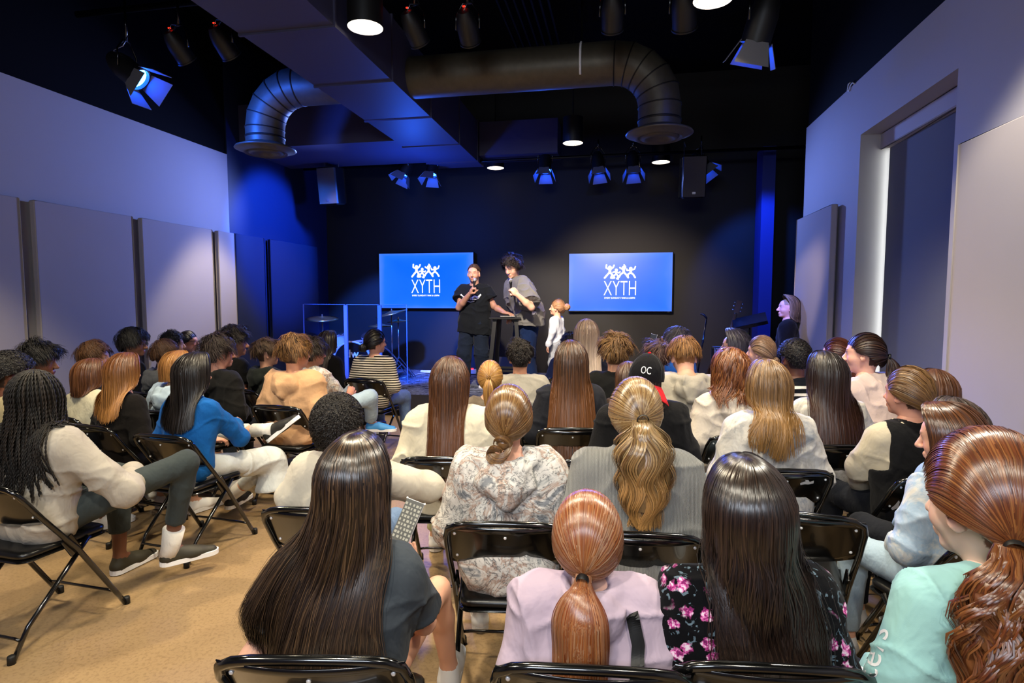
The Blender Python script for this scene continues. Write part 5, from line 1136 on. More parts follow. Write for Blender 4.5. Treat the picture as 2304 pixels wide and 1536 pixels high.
def torn(ch, shapes):
    """pale torn flakes where the black finish of a chair back has come off"""
    b = [c for c in ch.children if c.name.startswith('backrest')][0]
    for cx, cz, sc, pts in shapes: decal(b, ([(x*sc, z*sc) for x, z in pts], [tuple(range(len(pts)))]), plain('bare_grey_metal', 'c9c6c0', .5), (cx, -.2, cz), (1, 0, 0), (0, 0, 1), (0, 1, 0), 'torn_finish', .0015)
denim = CL('2f5f94', 'denim'); ldenim = CL('8fa9ba', 'denim'); wdenim = CL('c3c6c0', 'denim'); dk = CL('1a1c22'); blk = CL('0b0b0d'); navy = CL('131b30'); grey = CL('55585c')
def L(fn, **k): return (fn, k)
def P(u, v, Y, d, **k):
    """a seated member of the audience on a folding chair; d says which one"""
    k.setdefault('chair_lab', ' '.join(('folding chair of the '+d).split()[:16])); k.setdefault('group', 'seated audience members'); k.setdefault('pants', dk)
    return person(u, v, Y, d, **k)
# ---- first row, nearest the camera
def c2x(H):
    p = at(917, 1172, Y=1.78); phone(p, (.12, -.85, .45), (.28, .30, .9), 'mobile phone in a white case held up by the front row person in grey tee', scr='6a675e', icons=True)
P(795, 985, 1.47, 'person in dark grey tee in front row holding up a phone', hair=L(hair_long, n=3600, L=.56, cols=('120c09', '1e1510', '33231a', '7a5c40'), gx=1.35, sway=-.075, width=.0019, vol=.018, wave=.003, wf=4, mess=.006, behind=.85, rag=.2), top=('tee', CL('3d4349'), .022), fem=True, rot=10, side=4, w=.94, lean=14, neck=.045,
  arms={'L': ((-.25, -.02, .22), (-.10, .2, .17)), 'R': (('p', 955, 1400, 1.62), ('p', 922, 1290, 1.74))}, legs={'R': (('p', 985, 1325, 1.92), ('p', 1010, 1500, 2.0), (0, 1, 0))}, hands={'R': ('hold', (-.1, -.05, 1), (-.6, .6, .1))}, pants=None, long=.07, extra=c2x, skin='e0ab90')
def c3x(H):
    vf = strip2([(-.04, -.30), (.01, -.20), (.045, -.10), (.055, -.02), (.04, .05)], .016); o = H.J['q'](.085, -.2, .30); decal(H.top, vf, M['matt'], o, (1, 0, 0), (0, 0, 1), (0, 1, 0), 'bag_strap', .015)
P(1322, 1106, 1.52, 'person in lilac hoodie in front row with black strap over the back', hair=L(hair_tied, n=3600, width=.0017, L=.46, cols=('8f3d14', 'b3602a', 'cf8850', 'e0b08a'), tie=(-.16, -.93, -.52), tr=.052, tn=2600, vol=.014), top=('hoodie', CL('b9a6b6'), .040), hood='down', w=1.08, fem=True, rot=6, cy=.02, hs=1.2, lean=14, extra=c3x, foldamp=.010, skin='e8b8a4')
P(1684, 1048, 1.56, 'person in black floral top in front row with loose long hair', hair=L(hair_long, n=4200, L=.47, wave=.009, wf=5, cols=('120b08', '1e130e', '302019', '4a3528'), width=.0019, vol=.026, gx=.82, sway=.03, mess=.012, behind=.95, clump=20), top=('sweat', CL('0a0a0e', 'floral'), .016), fem=True, rot=6, w=1.16, cy=.06, lean=12, hs=1.08, skin='e0ab90')
def c5x(H):
    p = H.Rr.T@(at(1962, 1478, Y=1.36)-np.array(H.o.location)); vd = H.Rr.T@(at(1962, 1478, Y=1.36)-EYE); up_ = H.Rr.T@(at(1985, 1410, Y=1.36)-at(1950, 1536, Y=1.36)); decal(H.top, fit_text('tters', .15, .035), M['white'], p, up_, np.cross(vd, up_)*-1, vd, 'sleeve_lettering', .002)
P(2212, 980, 1.52, 'person in mint green long sleeve top in front row looking left', hair=L(hair_tied, n=3000, width=.0018, L=.48, cols=('7a3a1c', '9a5428', 'b87840', '5a2a14'), tie=(-.72, -.75, -.45), tr=.085, tn=1700, curl=.015, cf=8, clump=24, vol=.020, tw=.01), top=('sweat', CL('92bfbd', fold=.8), .022), fem=True, rot=14, head=(12, 6, 0), hs=1.20, w=1.06, lean=10, extra=c5x, cy=.06, foldamp=.007, skin='ecc4b0', face=dict(brow='8a5030'),
  arms={'L': ((-.27, .02, .20), (-.12, .24, .16)), 'R': ((.25, .0, .22), (.12, .2, .17))})
# ---- second row
P(760, 893, 2.3, 'person in cream sweatshirt in second row with elbows spread wide', hair=L(hair_afro, n=7000, top=.030, sides=.020, out_r=.020, cols=('15110f', '241d19')), top=('sweat', CL('c0b8a8'), .026), pants=denim, skin='5a3626', rot=6, arms={'L': (('p', 655, 1120, 2.22), (-.10, .26, .28)), 'R': (('p', 965, 1095, 2.42), (.06, .30, .28))}, hs=1.08)
P(1145, 866, 2.3, 'person in pale camouflage hoodie in second row', hair=L(hair_tied, n=2200, width=.0022, tail='loop', cols=('8a5a2a', 'ab7d45', '5f3a1c', 'c09560'), tie=(-.12, -.88, -.50), vol=.012, tiem=plain('tan_hair_tie', 'a08050', .8)), top=('hoodie', CL('c9c5c0', 'camo'), .034), hood='down', pants=ldenim, fem=True, rot=8, w=1.0, foldamp=.010, skin='e6b096')
P(1430, 852, 2.3, 'person in grey knitted sweater in second row with high hair tie', hair=L(hair_tied, n=2400, width=.0021, L=.40, tw=.017, wf=6, tr=.085, tn=1500, cols=('a9793e', 'cda468', '6a4426', 'd8b884'), tip='d09a58', tie=(.12, -.98, -.02), clump=9, vol=.014), top=('sweat', CL('a6a6a2', 'knit'), .034), pants=denim, fem=True, rot=4, w=1.05, skin='e6b096')
P(2128, 910, 2.45, 'person in light blue top in second row, head turned left', hair=L(hair_long, n=1500, L=.26, cols=('6a3c1e', '8a5228', '4a2a18'), vol=.016, width=.0024, behind=.2), top=('sweat', CL('93a9c0', 'tiedye', 'a9b6c6'), .018), pants=ldenim, fem=True, rot=14, w=.84, head=(40, 8, 0), skin='e6b096')
chair(.72, 2.58, -8, 'empty folding chair in second row left of the light blue top')
# ---- third row
P(1012, 806, 3.1, 'person in cream jacket in third row with waist length straight hair', hair=L(hair_long, n=2600, L=.60, cols=('3c2012', '54301a', '2a160d', '704626'), tip='5a3418', vol=.016, gx=.72, width=.0026, behind=1, clump=30), top=('jacket', CL('cfc6b0'), .036), fem=True, rot=8, w=1.05, foldamp=.012, pants=CL('b7b78e'))
H_ = P(1730, 815, 3.2, 'person in white tie dye hoodie in third row behind the torn chair', hair=L(hair_long, n=2000, L=.36, cols=('6e4e2c', '8c6a42', '4c3420'), tip='86602f', vol=.018, gx=.62, rag=.4, sway=-.02, off=.018, bias=(0, -1, -.7), width=.0028), top=('hoodie', CL('bfbab2', 'tiedye', '8f9296'), .034), hood='down', pants=ldenim, fem=True, rot=8, foldamp=.010)
torn(H_.chair, [(.10, .712, 1, [(-.035, .0), (-.01, .012), (-.02, .02), (.0, .018), (.01, .006), (.03, .012), (.034, -.004), (.01, -.01), (-.01, -.008), (-.03, -.012)])])
H_ = P(2045, 825, 3.2, 'person in black vest over cream sleeves in third row', hair=L(hair_tied, n=1700, width=.0025, tail='bun', bun=.026, cols=('4a301a', '6a4828', '8f6a3c'), tie=(.1, -.9, -.50), vol=.012), top=('sweat', CL('b9ae98'), .018), vest=CL('121214'), fem=True, rot=12, head=(22, 0, 0), arms={'L': (('p', 1932, 1050, 3.22), (-.12, .22, .16)), 'R': ((.24, .0, .24), (.12, .22, .17))}, skin='dda086')
torn(H_.chair, [(-.16, .60, 1, [(-.02, .0), (-.012, .02), (-.008, .05), (.0, .04), (.006, .012), (.022, .0), (.01, -.012), (-.012, -.01)]), (-.07, .60, 1, [(-.05, -.01), (-.01, .016), (.05, .02), (.06, -.01), (.02, -.014)])])
def capf(H, o, rng):
    g = G(); E = ER+.020; n, m = 36, 10; vs = []; r = []
    for j in range(m+1):
        th = PI/2*(1.06-j/m*1.06)
        for k in range(n): a = 2*PI*k/n; vs.append(H.w(EC+np.array([E[0]*math.cos(a)*math.sin(th), E[1]*math.sin(a)*math.sin(th), (E[2]+.004)*math.cos(th)+.006])))
    fs = [(j*n+k, j*n+(k+1) % n, (j+1)*n+(k+1) % n, (j+1)*n+k) for j in range(m) for k in range(n)]
    c = g.add(vs, fs).build('baseball_cap', CL('101014'), o, True)
    for q in range(6):
        a0 = q*PI/3+.5; G().tube([H.w(EC+np.array([(E[0]+.001)*math.cos(a0)*math.sin(t), (E[1]+.001)*math.sin(a0)*math.sin(t), (E[2]+.005)*math.cos(t)+.006])) for t in np.linspace(.02, 1.6, 12)], .0012, 4).build('seam', M['matt'], c)
    red = CL('c81422'); b = H.w(EC+np.array([0, 0, E[2]+.012])); G().ball(b, (.010, .010, .006), 10).build('button', red, c, True)
    vs = []; fs = []
    for j in range(7):
        for k in range(13):
            a = -PI/2+(k-6)/6*1.15; u = j/6; rr = 1+u*.78; x = E[0]*math.cos(a)*rr*(1-.12*u); y = E[1]*math.sin(a)*rr; z = -.022-.055*u-.035*(abs(k-6)/6)**2*(.4+u); vs.append(H.w(EC+np.array([x, y, z])))
    n1 = len(vs); vs += [v-np.array([0, 0, .004]) for v in vs]
    for j in range(6):
        for k in range(12): a = j*13+k; fs += [(a, a+1, a+14, a+13), (n1+a, n1+a+13, n1+a+14, n1+a+1)]
    for k in range(12): fs += [(k, n1+k, n1+k+1, k+1), (78+k, 79+k, n1+79+k, n1+78+k)]
    G().add(vs, fs).build('brim', red, c, True); decal(c, fit_text('OC', .055, .042), M['white'], H.w(EC+np.array([.0, -.05, .045])), H.R@np.array([1, 0, 0.]), H.R@np.array([0, .3, 1.]), H.R@np.array([0, 1., -.1]), 'cap_letters', .002)
P(1460, 800, 3.4, 'person in black baseball cap with red brim worn backwards in third row', cap=capf, hair=L(hair_long, n=900, L=.17, cols=('17100c', '2e1d14', '4a3020'), curl=.010, cf=22, vol=.000, lay=.3, width=.003, frontroot=.0, crown=0, shell=True), top=('sweat', CL('141416'), .04), rot=8, head=(-14, 4, 6), w=1.05)
chair(-.14, 3.18, 8, 'empty folding chair between the camouflage hoodie and the grey knitted sweater')
# ---- fourth row
P(1103, 810, 3.9, 'person in taupe top in fourth row between two long haired neighbours', hair=L(hair_tied, n=1300, width=.003, L=.26, tr=.028, cols=('b07c3a', 'd0a058', '7a5228'), tie=(0, -.98, .12), vol=.010), top=('tee', CL('6f6458'), .014), fem=True, rot=8, w=.82, hs=1.05)
P(1285, 770, 3.9, 'person in charcoal top in fourth row with very long loose hair', hair=L(hair_long, n=2000, L=.58, cols=('2a1a10', '4a2f1c', '6a4426', '1c120c'), tip='6a4020', vol=.018, gx=1.1, width=.003, behind=1), top=('sweat', CL('1f2026'), .024), fem=True, rot=8)
P(1645, 790, 3.9, 'person in cream hoodie in fourth row with curly hair', hair=L(hair_long, n=1700, L=.20, cols=('5c2a10', '80451e', '38190a', 'a0662e'), curl=.020, cf=15, vol=.026, width=.0035, behind=.6, rag=.45, gx=1.0, clump=34), top=('hoodie', CL('c8bdb0'), .036), hood='down', fem=True, rot=12, pants=ldenim, foldamp=.010)
P(1860, 795, 3.75, 'person in grey tie dye tee in fourth row with long black hair', hair=L(hair_long, n=1800, L=.42, cols=('0d0a0a', '1c1412', '2e201a'), tip='3a2218', vol=.016, gx=1.15, width=.003, behind=.8, rag=.4), top=('tee', CL('b0aa9e', 'tiedye', '8a8a88'), .026), fem=True, rot=8, head=(14, 0, 0), pants=ldenim, slv=.75)
P(1415, 815, 4.0, 'person half hidden left of the black baseball cap', hair=L(hair_long, n=900, L=.22, cols=('3a2418', '5a3a24'), vol=.012, width=.0035), top=('sweat', CL('3a2c26'), .02), fem=True, rot=8)
P(2108, 835, 3.6, 'person by the right wall resting a hand behind the head', hair=L(hair_long, n=1100, L=.20, cols=('4a2c1a', '6a4226'), vol=.016, width=.003), top=('sweat', CL('8899b0'), .016), fem=True, rot=14, w=.78, skin='e6b09a',
  arms={'L': ((-.23, .0, .235), (-.10, .215, .165)), 'R': (('p', 2190, 1010, 3.5), ('p', 2150, 925, 3.36))}, hands={'R': ('hold', (-.75, -.1, .5), (0, .8, -.6))})
P(2155, 903, 2.72, 'person by the right wall behind the light blue top', hair=L(hair_long, n=1300, L=.25, cols=('3a2e28', '5a4a40', '2a201c'), vol=.020, width=.0028), top=('sweat', CL('8fa6bd'), .02), fem=True, rot=16, w=.82, hs=1.05)
# ---- fifth row
P(1170, 768, 4.6, 'person in beige grey tee in fifth row seen from behind', hair=L(hair_short, n=1500, cols=('100c0b', '221814'), top=.028, sides=.010, mess=1.0, length=.028, curlr=.004, low=.86), top=('tee', CL('9a958a'), .03), rot=8, w=1.05, lean=4, skin='c99070', pants=navy)
P(1385, 755, 4.6, 'person in black top with grey collar in fifth row', hair=L(hair_short, n=1500, cols=('6a4a28', '8f6a3c', '3a2614'), top=.034, sides=.012, mess=.7, length=.05, low=.88), top=('sweat', CL('141414'), .022), hood='collar', rot=8, skin='d8a080')
P(1535, 762, 4.6, 'person in grey hoodie over white tee bending the head down', hair=L(hair_short, n=1500, cols=('8a5c2e', 'b0804a', '4a2e18'), top=.024, sides=.010, mess=.2, length=.055, low=.74), top=('hoodie', CL('9d978a'), .034), hood='down', rot=8, head=(0, 26, 0), skin='e2ac90', foldamp=.011, lean=12)
P(1945, 750, 4.6, 'person in pale pink cardigan leaning left by the window', hair=L(hair_tied, n=1300, width=.003, L=.26, tr=.045, cols=('2e1c14', '4a2e1e', '1e120c'), tie=(.2, -.95, -.1), vol=.010, tw=.006), top=('sweat', CL('cdb8ae'), .030), fem=True, rot=28, head=(38, 0, 8), lean=24, side=-8, skin='e6b09a', foldamp=.011, arms='elbowknee')
P(1785, 768, 4.75, 'person in dark top with cream stripes in fifth row', hair=L(hair_afro, n=1500, top=.036, sides=.022, cols=('0e0b0a', '1c1512'), width=.0025, low=.9), top=('tee', CL('14161c', 'bands', 'd8d4c8', weave=.98), .02), rot=10, skin='6a4430', head=(10, 6, 0))
# ---- close to the stage
P(1480, 768, 5.2, 'person holding up a phone near the stage, seen behind the black cap', hair=L(hair_short, n=1300, cols=('5a4038', '7a5a4c', '3a2620'), top=.030, sides=.026, mess=1.1, length=.06, low=.95), top=('sweat', CL('2a2c34'), .02), rot=20, arms={'L': (('p', 1447, 840, 5.45), ('p', 1460, 800, 5.6)), 'R': ((.235, .0, .235), (.10, .215, .165))}, hands={'L': ('hold', (.1, .1, 1), (.5, .6, 0))},
  extra=lambda H: phone(at(1468, 768, Y=5.62), (-.5, -.8, .2), (.2, 0, 1), 'mobile phone raised near the stage by a person behind the black cap', 'b0b4c0', scr='30343c'))
P(1522, 735, 5.6, 'person in blue top near the stage in profile facing left', hair=L(hair_short, n=1300, cols=('2e2a30', '4a4650'), top=.022, sides=.016, mess=.15, length=.07, low=.9), top=('tee', CL('1d50a0'), .02), rot=60, head=(24, 0, 0), skin='d8a890')
P(1652, 745, 5.75, 'person near the stage with frizzy curls facing left', hair=L(hair_long, n=1700, L=.22, cols=('3c3840', '5a5460', '26242a'), curl=.008, cf=30, vol=.030, width=.003, clump=60, A=112), top=('sweat', CL('3a3f50'), .02), fem=True, rot=40, head=(35, 0, 0), skin='d8a890')
P(1712, 755, 5.3, 'person in white tee near the stage looking left', hair=L(hair_tied, n=1200, width=.003, tail='bun', bun=.030, cols=('8a6a50', 'a88868', '6a4e3a'), tie=(0, -.85, -.55), vol=.012), top=('tee', CL('cfcac8'), .018), fem=True, rot=24, head=(36, 0, 0), skin='e2b09c')
P(1882, 760, 5.2, 'person in beige top by the right wall, half hidden by the pink cardigan', hair=L(hair_tied, n=900, width=.0035, L=.22, tr=.035, cols=('4a2418', '6a3826'), tie=(.1, -.95, -.3)), top=('sweat', CL('a89888'), .02), fem=True, rot=24, head=(26, 0, 0), skin='e6b09a')
P(1320, 720, 5.7, 'person in dark top near the stage with long fair hair', hair=L(hair_long, n=1500, L=.46, cols=('8a7060', 'b09880', '6a5648'), tip='d0bca8', vol=.014, gx=.9, width=.0035, rag=.4, behind=.7), top=('sweat', CL('1a1d2c'), .024), fem=True, rot=6)
P(1282, 748, 6.35, 'person in navy top at the foot of the stage by the child', hair=L(hair_short, n=700, cols=('14121a',), top=.02, sides=.012), top=('sweat', CL('18234a'), .03), rot=6, lean=16)
P(1402, 760, 6.1, 'person at the foot of the stage behind the black top with collar', hair=L(hair_short, n=800, cols=('3a2a4a', '2a2038'), top=.026, sides=.016), top=('sweat', CL('303448'), .02), rot=6)
# ---- left block
P(28, 797, 3.0, 'person in khaki hoodie at the left edge of the photo', hair=L(hair_afro, n=1800, top=.045, sides=.030, cols=('0f0c0b', '1c1613'), width=.0025), top=('hoodie', CL('8d8264'), .034), hood='down', rot=-14, head=(-20, 6, 0), skin='7a4c34')
def braidchair(H): pass
def l19x(H):
    ank = H.LJ['R'][2]; kn = H.LJ['R'][1]; d = (kn-ank)/np.linalg.norm(kn-ank); G().tube([ank-d*.05, ank+d*.02, ank+d*.13], [.053, .049, .057], 14).build('sock', CL('dedad2'), H.o, True)
P(88, 835, 2.33, 'person in cream sweatshirt and grey leggings at left with clog shoes', cy=-.06, hair=L(hair_braids, n=90, L=.42, cols=('0b0806', '120d0a', '1e1712')), top=('sweat', CL('a8a196'), .034), pants=CL('3a4142'), rot=-4, skin='6a4430', w=1.05, lean=4, foldamp=.009, feet='clog', shoecol='2e2a1c', hem=.32, arms={'L': ((-.26, .0, .23), (-.10, .22, .2)), 'R': (('p', 285, 1105, 2.42), ('p', 300, 1060, 2.72))},
  legs={'R': (('p', 418, 1040, 2.78), ('p', 383, 1235, 2.80), (.55, .8, 0)), 'L': ((-.10, .50, .58), (-.12, .50, .09), (0, 1, 0))}, extra=l19x)
P(90, 772, 3.55, 'person in dark top by the left wall looking toward the stage', hair=L(hair_short, n=1300, cols=('0c0a0a', '1a1512'), top=.040, sides=.020, mess=.8, length=.06, fringe=.012), top=('sweat', CL('1c1c1e'), .02), rot=-28, head=(-34, 4, 0), skin='b07a5c')
P(212, 770, 4.1, 'person by the left wall in profile with a hand raised to the chest', hair=L(hair_short, n=1300, cols=('4a2e18', '6a4626'), top=.034, sides=.014, mess=.4, length=.06, low=.9), top=('sweat', CL('22242a'), .02), rot=-30, head=(-34, -4, 0), skin='d89e80')
P(200, 808, 3.6, 'person in cream top with a thin bag strap at left', hair=L(hair_long, n=1300, L=.16, cols=('4a2814', '64391c', '7c4e28'), vol=.018, width=.003, gx=.7, behind=.8, rag=.5), top=('sweat', CL('c9c1a6'), .024), fem=True, rot=-8)
P(300, 740, 4.85, 'person in black hoodie with glasses by the left wall', hair=L(hair_short, n=1300, cols=('0a0909', '151110'), top=.034, sides=.020, mess=.3, length=.06, fringe=.01), top=('hoodie', blk, .026), hood='down', rot=-30, head=(-36, 2, 0), glasses=True, skin='b07a5c')
P(278, 795, 3.4, 'person in black top at left with long loose ginger hair', hair=L(hair_long, n=1500, L=.33, cols=('6a3c1a', '84522a', '4a2812'), tip='a8743c', vol=.014, gx=1.0, width=.0028, behind=.8, rag=.4, mess=.008), top=('sweat', CL('120f0e'), .018), fem=True, rot=-10, w=.85)
P(372, 765, 4.6, 'person in grey hoodie behind the pale blue hoodie', hair=L(hair_short, n=1200, cols=('3a2416', '56381f'), top=.028, sides=.016, mess=.3, length=.06, low=.85), top=('hoodie', CL('4a4c50'), .03), hood='down', rot=-20, head=(-20, 0, 0))
P(388, 745, 5.3, 'person by the left wall, only dark hair above the grey hoodie', hair=L(hair_short, n=1000, cols=('120e0e',), top=.030, sides=.016), top=('sweat', CL('24262c'), .02), rot=-25, head=(-20, 0, 0))
P(424, 743, 6.0, 'person with glasses and slick tied back hair by the left wall', hair=L(hair_tied, n=900, width=.003, tail='bun', bun=.03, cols=('14100e', '241a16'), tie=(0, -.9, -.3)), top=('sweat', CL('b8b0a8'), .02), fem=True, rot=-36, head=(-34, 0, 0), glasses=True, skin='d8a088')
def l10x(H):
    o = H.J['q'](.0, -.2, .20); decal(H.top, fit_text('S', .15, .21, 0, 0, .03), CL('4a4d50'), o+np.array([-.07, 0, 0]), (1, 0, 0), (0, 0, 1), (0, 1, 0), 'hoodie_letter', .003)
P(397, 790, 3.9, 'person in pale blue hoodie with big dark letters on the back', hair=L(hair_long, n=1300, L=.10, cols=('a8703a', 'c89250', '7a4e28'), vol=.014, width=.003), top=('hoodie', CL('a9bdcc'), .036), hood='down', pants=denim, fem=True, rot=-8, head=(-16, 0, 0), foldamp=.011, extra=l10x)
def l11x(H):
    for sd, c in (('L', 1), ('R', 1)):
        hp, kn, an, toe = H.LJ[sd]; d = (kn-an)/np.linalg.norm(kn-an); G().tube([an-d*.05, an+d*.02, an+d*.11], [.050, .046, .052], 14).build('sock', CL('dedad2'), H.o, True)
    hp, kn, an, toe = H.LJ['R']; V, Q = snet([Cap(hp*.4+kn*.6, kn, .088, .090, k=.04), Cap(kn, kn*.35+np.array([kn[0]+.03, kn[1]-.02, .14])*.65, .085, .125, k=.05), Half(np.array([kn[0]+.03, kn[1], .22]), (.15, 0, -1), .2)], .010); rawmesh('wide_trouser_leg', folds(V, Q, .012, 7, 4), Q, wdenim, H.o)
P(435, 795, 3.25, 'person in bright blue top and pale wide jeans with legs crossed', hair=L(hair_long, n=1800, L=.36, cols=('0a0808', '14100f', '241b18'), vol=.014, gx=1.05, width=.0026, behind=.8), top=('sweat', CL('1458a0'), .014), pants=wdenim, fem=True, rot=-6, w=.88, skin='d89e82', feet='sneaker', shoecol='16140f', hem=.3, head=(-10, 0, 0), foldamp=.006, arms={'L': ((-.24, .0, .24), (-.06, .24, .2)), 'R': (('p', 540, 985, 3.42), ('p', 528, 952, 3.72))}, hands={'R': ('hold', (-.2, 1, .1), (-.8, 0, -.6))},
  legs={'R': (('p', 612, 1035, 3.75), ('p', 520, 1115, 3.72), (-.2, 1, 0)), 'L': (('p', 470, 975, 3.85), ('p', 600, 966, 3.82), (.75, .25, .62))}, extra=l11x)
P(492, 755, 4.2, 'person in black hoodie behind the bright blue top', hair=L(hair_short, n=1500, cols=('1c120e', '30201a'), top=.038, sides=.022, mess=.7, length=.06, low=.95), top=('hoodie', CL('121213'), .032), hood='down', rot=-12, head=(-26, 0, 0), skin='dca088')
P(527, 738, 5.0, 'person in black shirt by the white wall edge, facing right', hair=L(hair_short, n=1300, cols=('14100e', '241a16'), top=.042, sides=.020, mess=1.0, length=.06), top=('tee', CL('0c0c0e'), .024), rot=-24, head=(-28, 0, 0), skin='d89e82')
P(600, 765, 4.9, 'person in dark green hoodie looking toward the stage', hair=L(hair_short, n=1300, cols=('3a2a1e', '5a4430'), top=.040, sides=.004, mess=.6, length=.055, fringe=.012, low=.62), top=('hoodie', CL('1d211f'), .028), hood='down', rot=-24, head=(-30, -2, 0), skin='d8a080')
P(665, 755, 4.25, 'person in tan hoodie seen from behind left of the striped top', hair=L(hair_short, n=1700, cols=('24160f', '5a3a20', 'a87a44'), top=.034, sides=.008, mess=.5, length=.06, low=.9), top=('hoodie', CL('c79d76'), .036), hood='down', rot=-4, head=(-22, 0, 0), skin='d8a080', foldamp=.012, w=1.02, pants=CL('4a4742'))
def l16x(H):
    phone(at(776, 880, Y=5.2), (-.5, -.7, .5), (.5, 0, .6), 'pale mobile phone held by the person in camouflage tee', 'c9ccc8', scr='9a9a94')
P(705, 762, 4.85, 'person in pale camouflage tee with one leg raised, holding a phone', hair=L(hair_short, n=1500, cols=('1a120e', '2e201a'), top=.036, sides=.020, mess=.8, length=.06, low=.92), top=('tee', CL('a8a498', 'camo', '5a5e58'), .026), pants=ldenim, rot=-18, head=(-18, 0, 0), skin='d89a7c', arms={'L': ((-.23, .05, .24), (-.05, .3, .28)), 'R': (('p', 762, 895, 4.95), ('p', 786, 888, 5.15))}, hands={'R': ('hold', (-.1, .4, .5), (-.7, .3, -.3))},
  legs={'R': (('p', 832, 893, 5.15), ('p', 835, 950, 5.3), (.9, .5, 0)), 'L': ((-.14, .43, .505), (-.15, .46, .09), (0, 1, 0))}, shoecol='3f8fcf', baggy=.012, extra=l16x, slv=.8)
P(737, 745, 5.9, 'person in black top in front of the clear drum shield', hair=L(hair_long, n=1300, L=.34, cols=('14100e', '241c18', '38281f'), vol=.016, width=.0035, gx=1), top=('sweat', CL('0e0e10'), .022), fem=True, rot=-16, head=(-10, 0, 0))
P(845, 740, 5.75, 'person in black and white striped sweater near the stage', hair=L(hair_tied, n=1300, width=.003, tail='bun', bun=.042, cols=('0e0b0c', '1a1514'), tie=(-.1, -.92, -.42), vol=.012), top=('sweat', CL('d5ccb8', 'stripe', '14120f', weave=42), .022), pants=denim, fem=True, rot=-4, head=(-34, 0, 0), glasses=True, skin='d8a088', w=1.02, foldamp=.004)
p = at(828, 952, Z=0); tag(G().lathe([(.036, 0), (.046, .19), (.048, .2), (.03, .21), (0, .21)], n=24).lathe([(.0, .205), (.044, .205), (.044, .222), (.02, .226), (0, .226)], n=24).build('travel_tumbler', plain('slate_tumbler', '5c607c', .35), None, 'auto', (-2.62, 6.05, 0)), 'slate grey travel tumbler on the floor under the striped sweater chair', 'cup')
# ---- people on and beside the stage
def s1x(H):
    q = H.J['q']; mp = at(1068, 632, Y=8.02); mic(mp, (.12, .05, 1), 'silver topped microphone held by the man in black tee'); dirn = (0, -1, 0)
    wing = joined(strip2([(-.15, .06), (-.11, .02), (-.06, .035), (-.02, .01)], .010), strip2([(.15, .06), (.11, .015), (.06, .035), (.02, .01)], .012), strip2([(-.13, .03), (-.09, -.005), (-.04, .01)], .006), strip2([(.13, .02), (.09, -.01), (.03, -.01)], .008), fit_text('VHILS', .13, .045, 0, .0), strip2([(-.06, -.04), (0, -.05), (.06, -.04)], .004))
    decal(H.top, wing, M['white'], q(0, .3, .29), (-1, 0, 0), (0, 0, 1), dirn, 'chest_print', .004)
person(1066, 592, 8.3, 'person in black tee with white chest print speaking into a microphone', group='people on the stage', hair=L(hair_short, n=1600, cols=('3a281c', '5a402c'), top=.006, sides=.0012, length=.018, mess=.15, low=.72, width=.002, front=.26), top=('tee', CL('14171c'), .034), pants=CL('18202f'), stand=1.24,
  legs={'L': ((-.13, .03, .50), (-.15, -.02, .09), (-.2, 1, 0)), 'R': ((.14, .03, .50), (.17, -.02, .09), (.3, 1, 0))}, rot=172, head=(8, 2, 0), w=.94, lean=0, skin='d39e84', face=dict(stubble=1, brow='20140e'), hs=.90, slv=.52, long=.13, baggy=.030, hk='relaxed',
  arms={'R': (('p', 1032, 692, 8.2), ('p', 1058, 660, 8.04)), 'L': (('p', 1112, 690, 8.3), ('p', 1136, 704, 8.08))}, hands={'R': ('grip', (-.5, .25, .85), (-.8, -.3, 0)), 'L': ('relaxed', (-.9, .2, -.1), (0, 0, -1))}, extra=s1x, foldamp=.010)
def s2x(H):
    mp = at(1149, 634, Y=7.66); mic(mp, (-.05, -.1, 1), 'silver topped microphone held by the leaning man in grey tee'); q = H.J['q']
    decal(H.top, ([(-.03, -.022), (.03, -.022), (.03, .022), (-.03, .022)], [(0, 1, 2, 3)]), M['white'], q(-.3, .0, .03), (0, 1, 0), (0, 0, 1), (1, 0, 0), 'hem_label', .004)
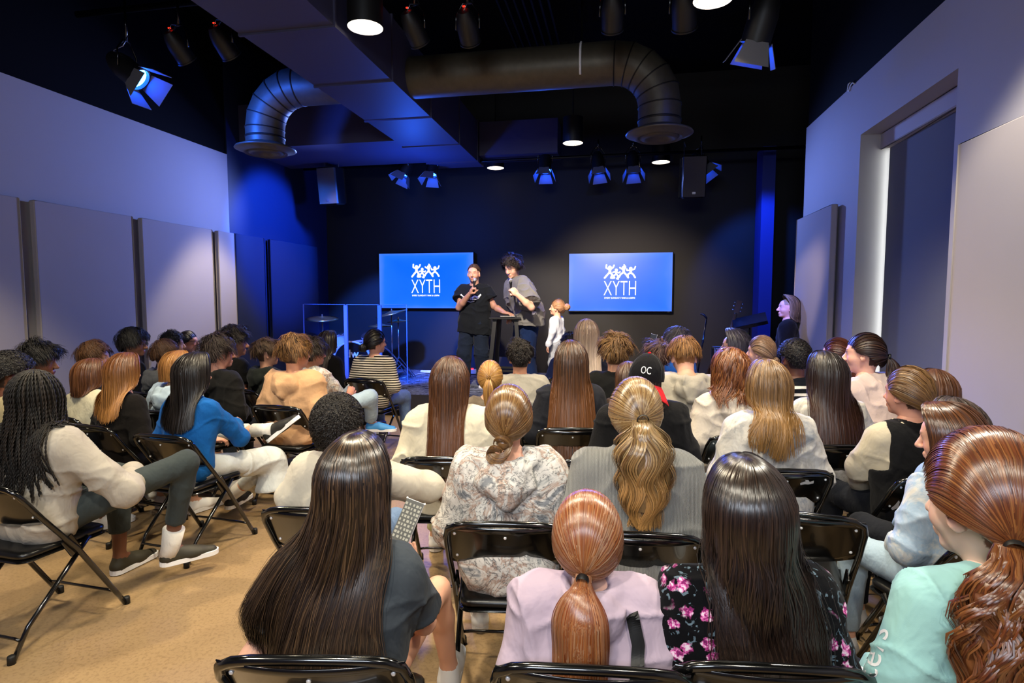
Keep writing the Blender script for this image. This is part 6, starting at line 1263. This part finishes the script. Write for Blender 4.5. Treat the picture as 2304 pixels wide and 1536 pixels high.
person(1149, 578, 8.05, 'person in loose grey tee leaning toward a microphone beside the bar table', group='people on the stage', hair=L(hair_short, n=1500, cols=('120d0c', '241a16', '35261f'), top=.032, sides=.008, length=.042, mess=1.2, curlr=.009, fringe=.008, low=.82, width=.004, front=.08), top=('tee', CL('6c6a66'), .050), pants=CL('15264a'), stand=1.36,
  legs={'L': ((-.14, .02, .52), (-.16, -.04, .09), (-.2, 1, 0)), 'R': ((.13, .06, .50), (.13, .0, .09), (.2, 1, 0))}, rot=118, head=(38, 18, 0), lean=20, w=1.12, big=1.22, skin='e0ad92', face=dict(brow='17100d'), slv=.82, long=.10, hs=.98, baggy=.035, foldamp=.012,
  arms={'L': (('p', 1196, 692, 7.70), ('p', 1163, 662, 7.64)), 'R': (('p', 1192, 700, 8.5), ('p', 1160, 714, 8.36))}, hands={'L': ('grip', (.25, .6, .75), (.9, .1, 0)), 'R': ('relaxed', (-.3, .9, -.2), (0, 0, -1))}, extra=s2x)
person(1255, 673, 8.2, 'person in white long sleeve top standing small beside the grey tee', group='people on the stage', hair=L(hair_tied, n=1500, width=.003, tail='bun', bun=.050, cols=('7a5238', '9a7050', 'b08a66'), tie=(0, -.95, .15), vol=.014), top=('sweat', CL('c9ced6'), .016), pants=CL('9fa3aa'), stand=.98, legs={'L': ((-.08, .02, .38), (-.08, -.0, .08), (-.1, 1, 0)), 'R': ((.08, .02, .38), (.09, -.0, .08), (.2, 1, 0))}, rot=74, head=(8, -6, 0), lean=0, w=.80, fem=True, arms='down', skin='dca58c', hs=1.12)
def s4x(H):
    q = H.J['q']; decal(H.top, joined(fit_text('ET', .10, .05, -.02, .0), fit_text('IEST', .15, .06, 0, -.07), fit_text('OF IN', .13, .03, 0, -.13), fit_text('H', .06, .05, 0, -.19)), M['white'], q(0, .3, .25), (-1, 0, 0), (0, 0, 1), (0, -1, 0), 'chest_print', .006)
    pf = .034; V, Q = snet([p for p in uptop(dict(w=.95), H.J, 'sweat', pf)]+[Cap(q(0, .20, -.1), q(0, .20, .42), .135, k=.01, op='s')], .009); rawmesh('cardigan', folds(V, Q, .007, 7, 3), Q, blk, H.o)
person(1775, 666, 7.15, 'person in black cardigan over blue tee standing by the right wall', group='people on the stage', hair=L(hair_long, n=1600, L=.16, cols=('7a624c', '9a8068', '4a3a2c'), wave=.016, wf=8, vol=.018, width=.003, A=100, behind=.3), top=('tee', CL('10305c'), .018), pants=dk, stand=.90, legs='stand', rot=74, head=(18, -4, 0), lean=0, w=.95, fem=True, arms='down', skin='dba090', extra=s4x)
# things on the bar table
cx, cy, zt = TB
t_ = empty('tablet', (cx+.02, cy-.12, zt+.006), math.radians(12), 'pale tablet lying on the tall black bar table', 'tablet'); G().box((0, 0, .006), (.20, .15, .010), bev=.004).build('tablet_body', plain('pale_tablet', 'd8cfc8', .4), t_); G().box((0, 0, .012), (.18, .13, .001)).build('display', plain('dark_display', '303038', .1), t_)
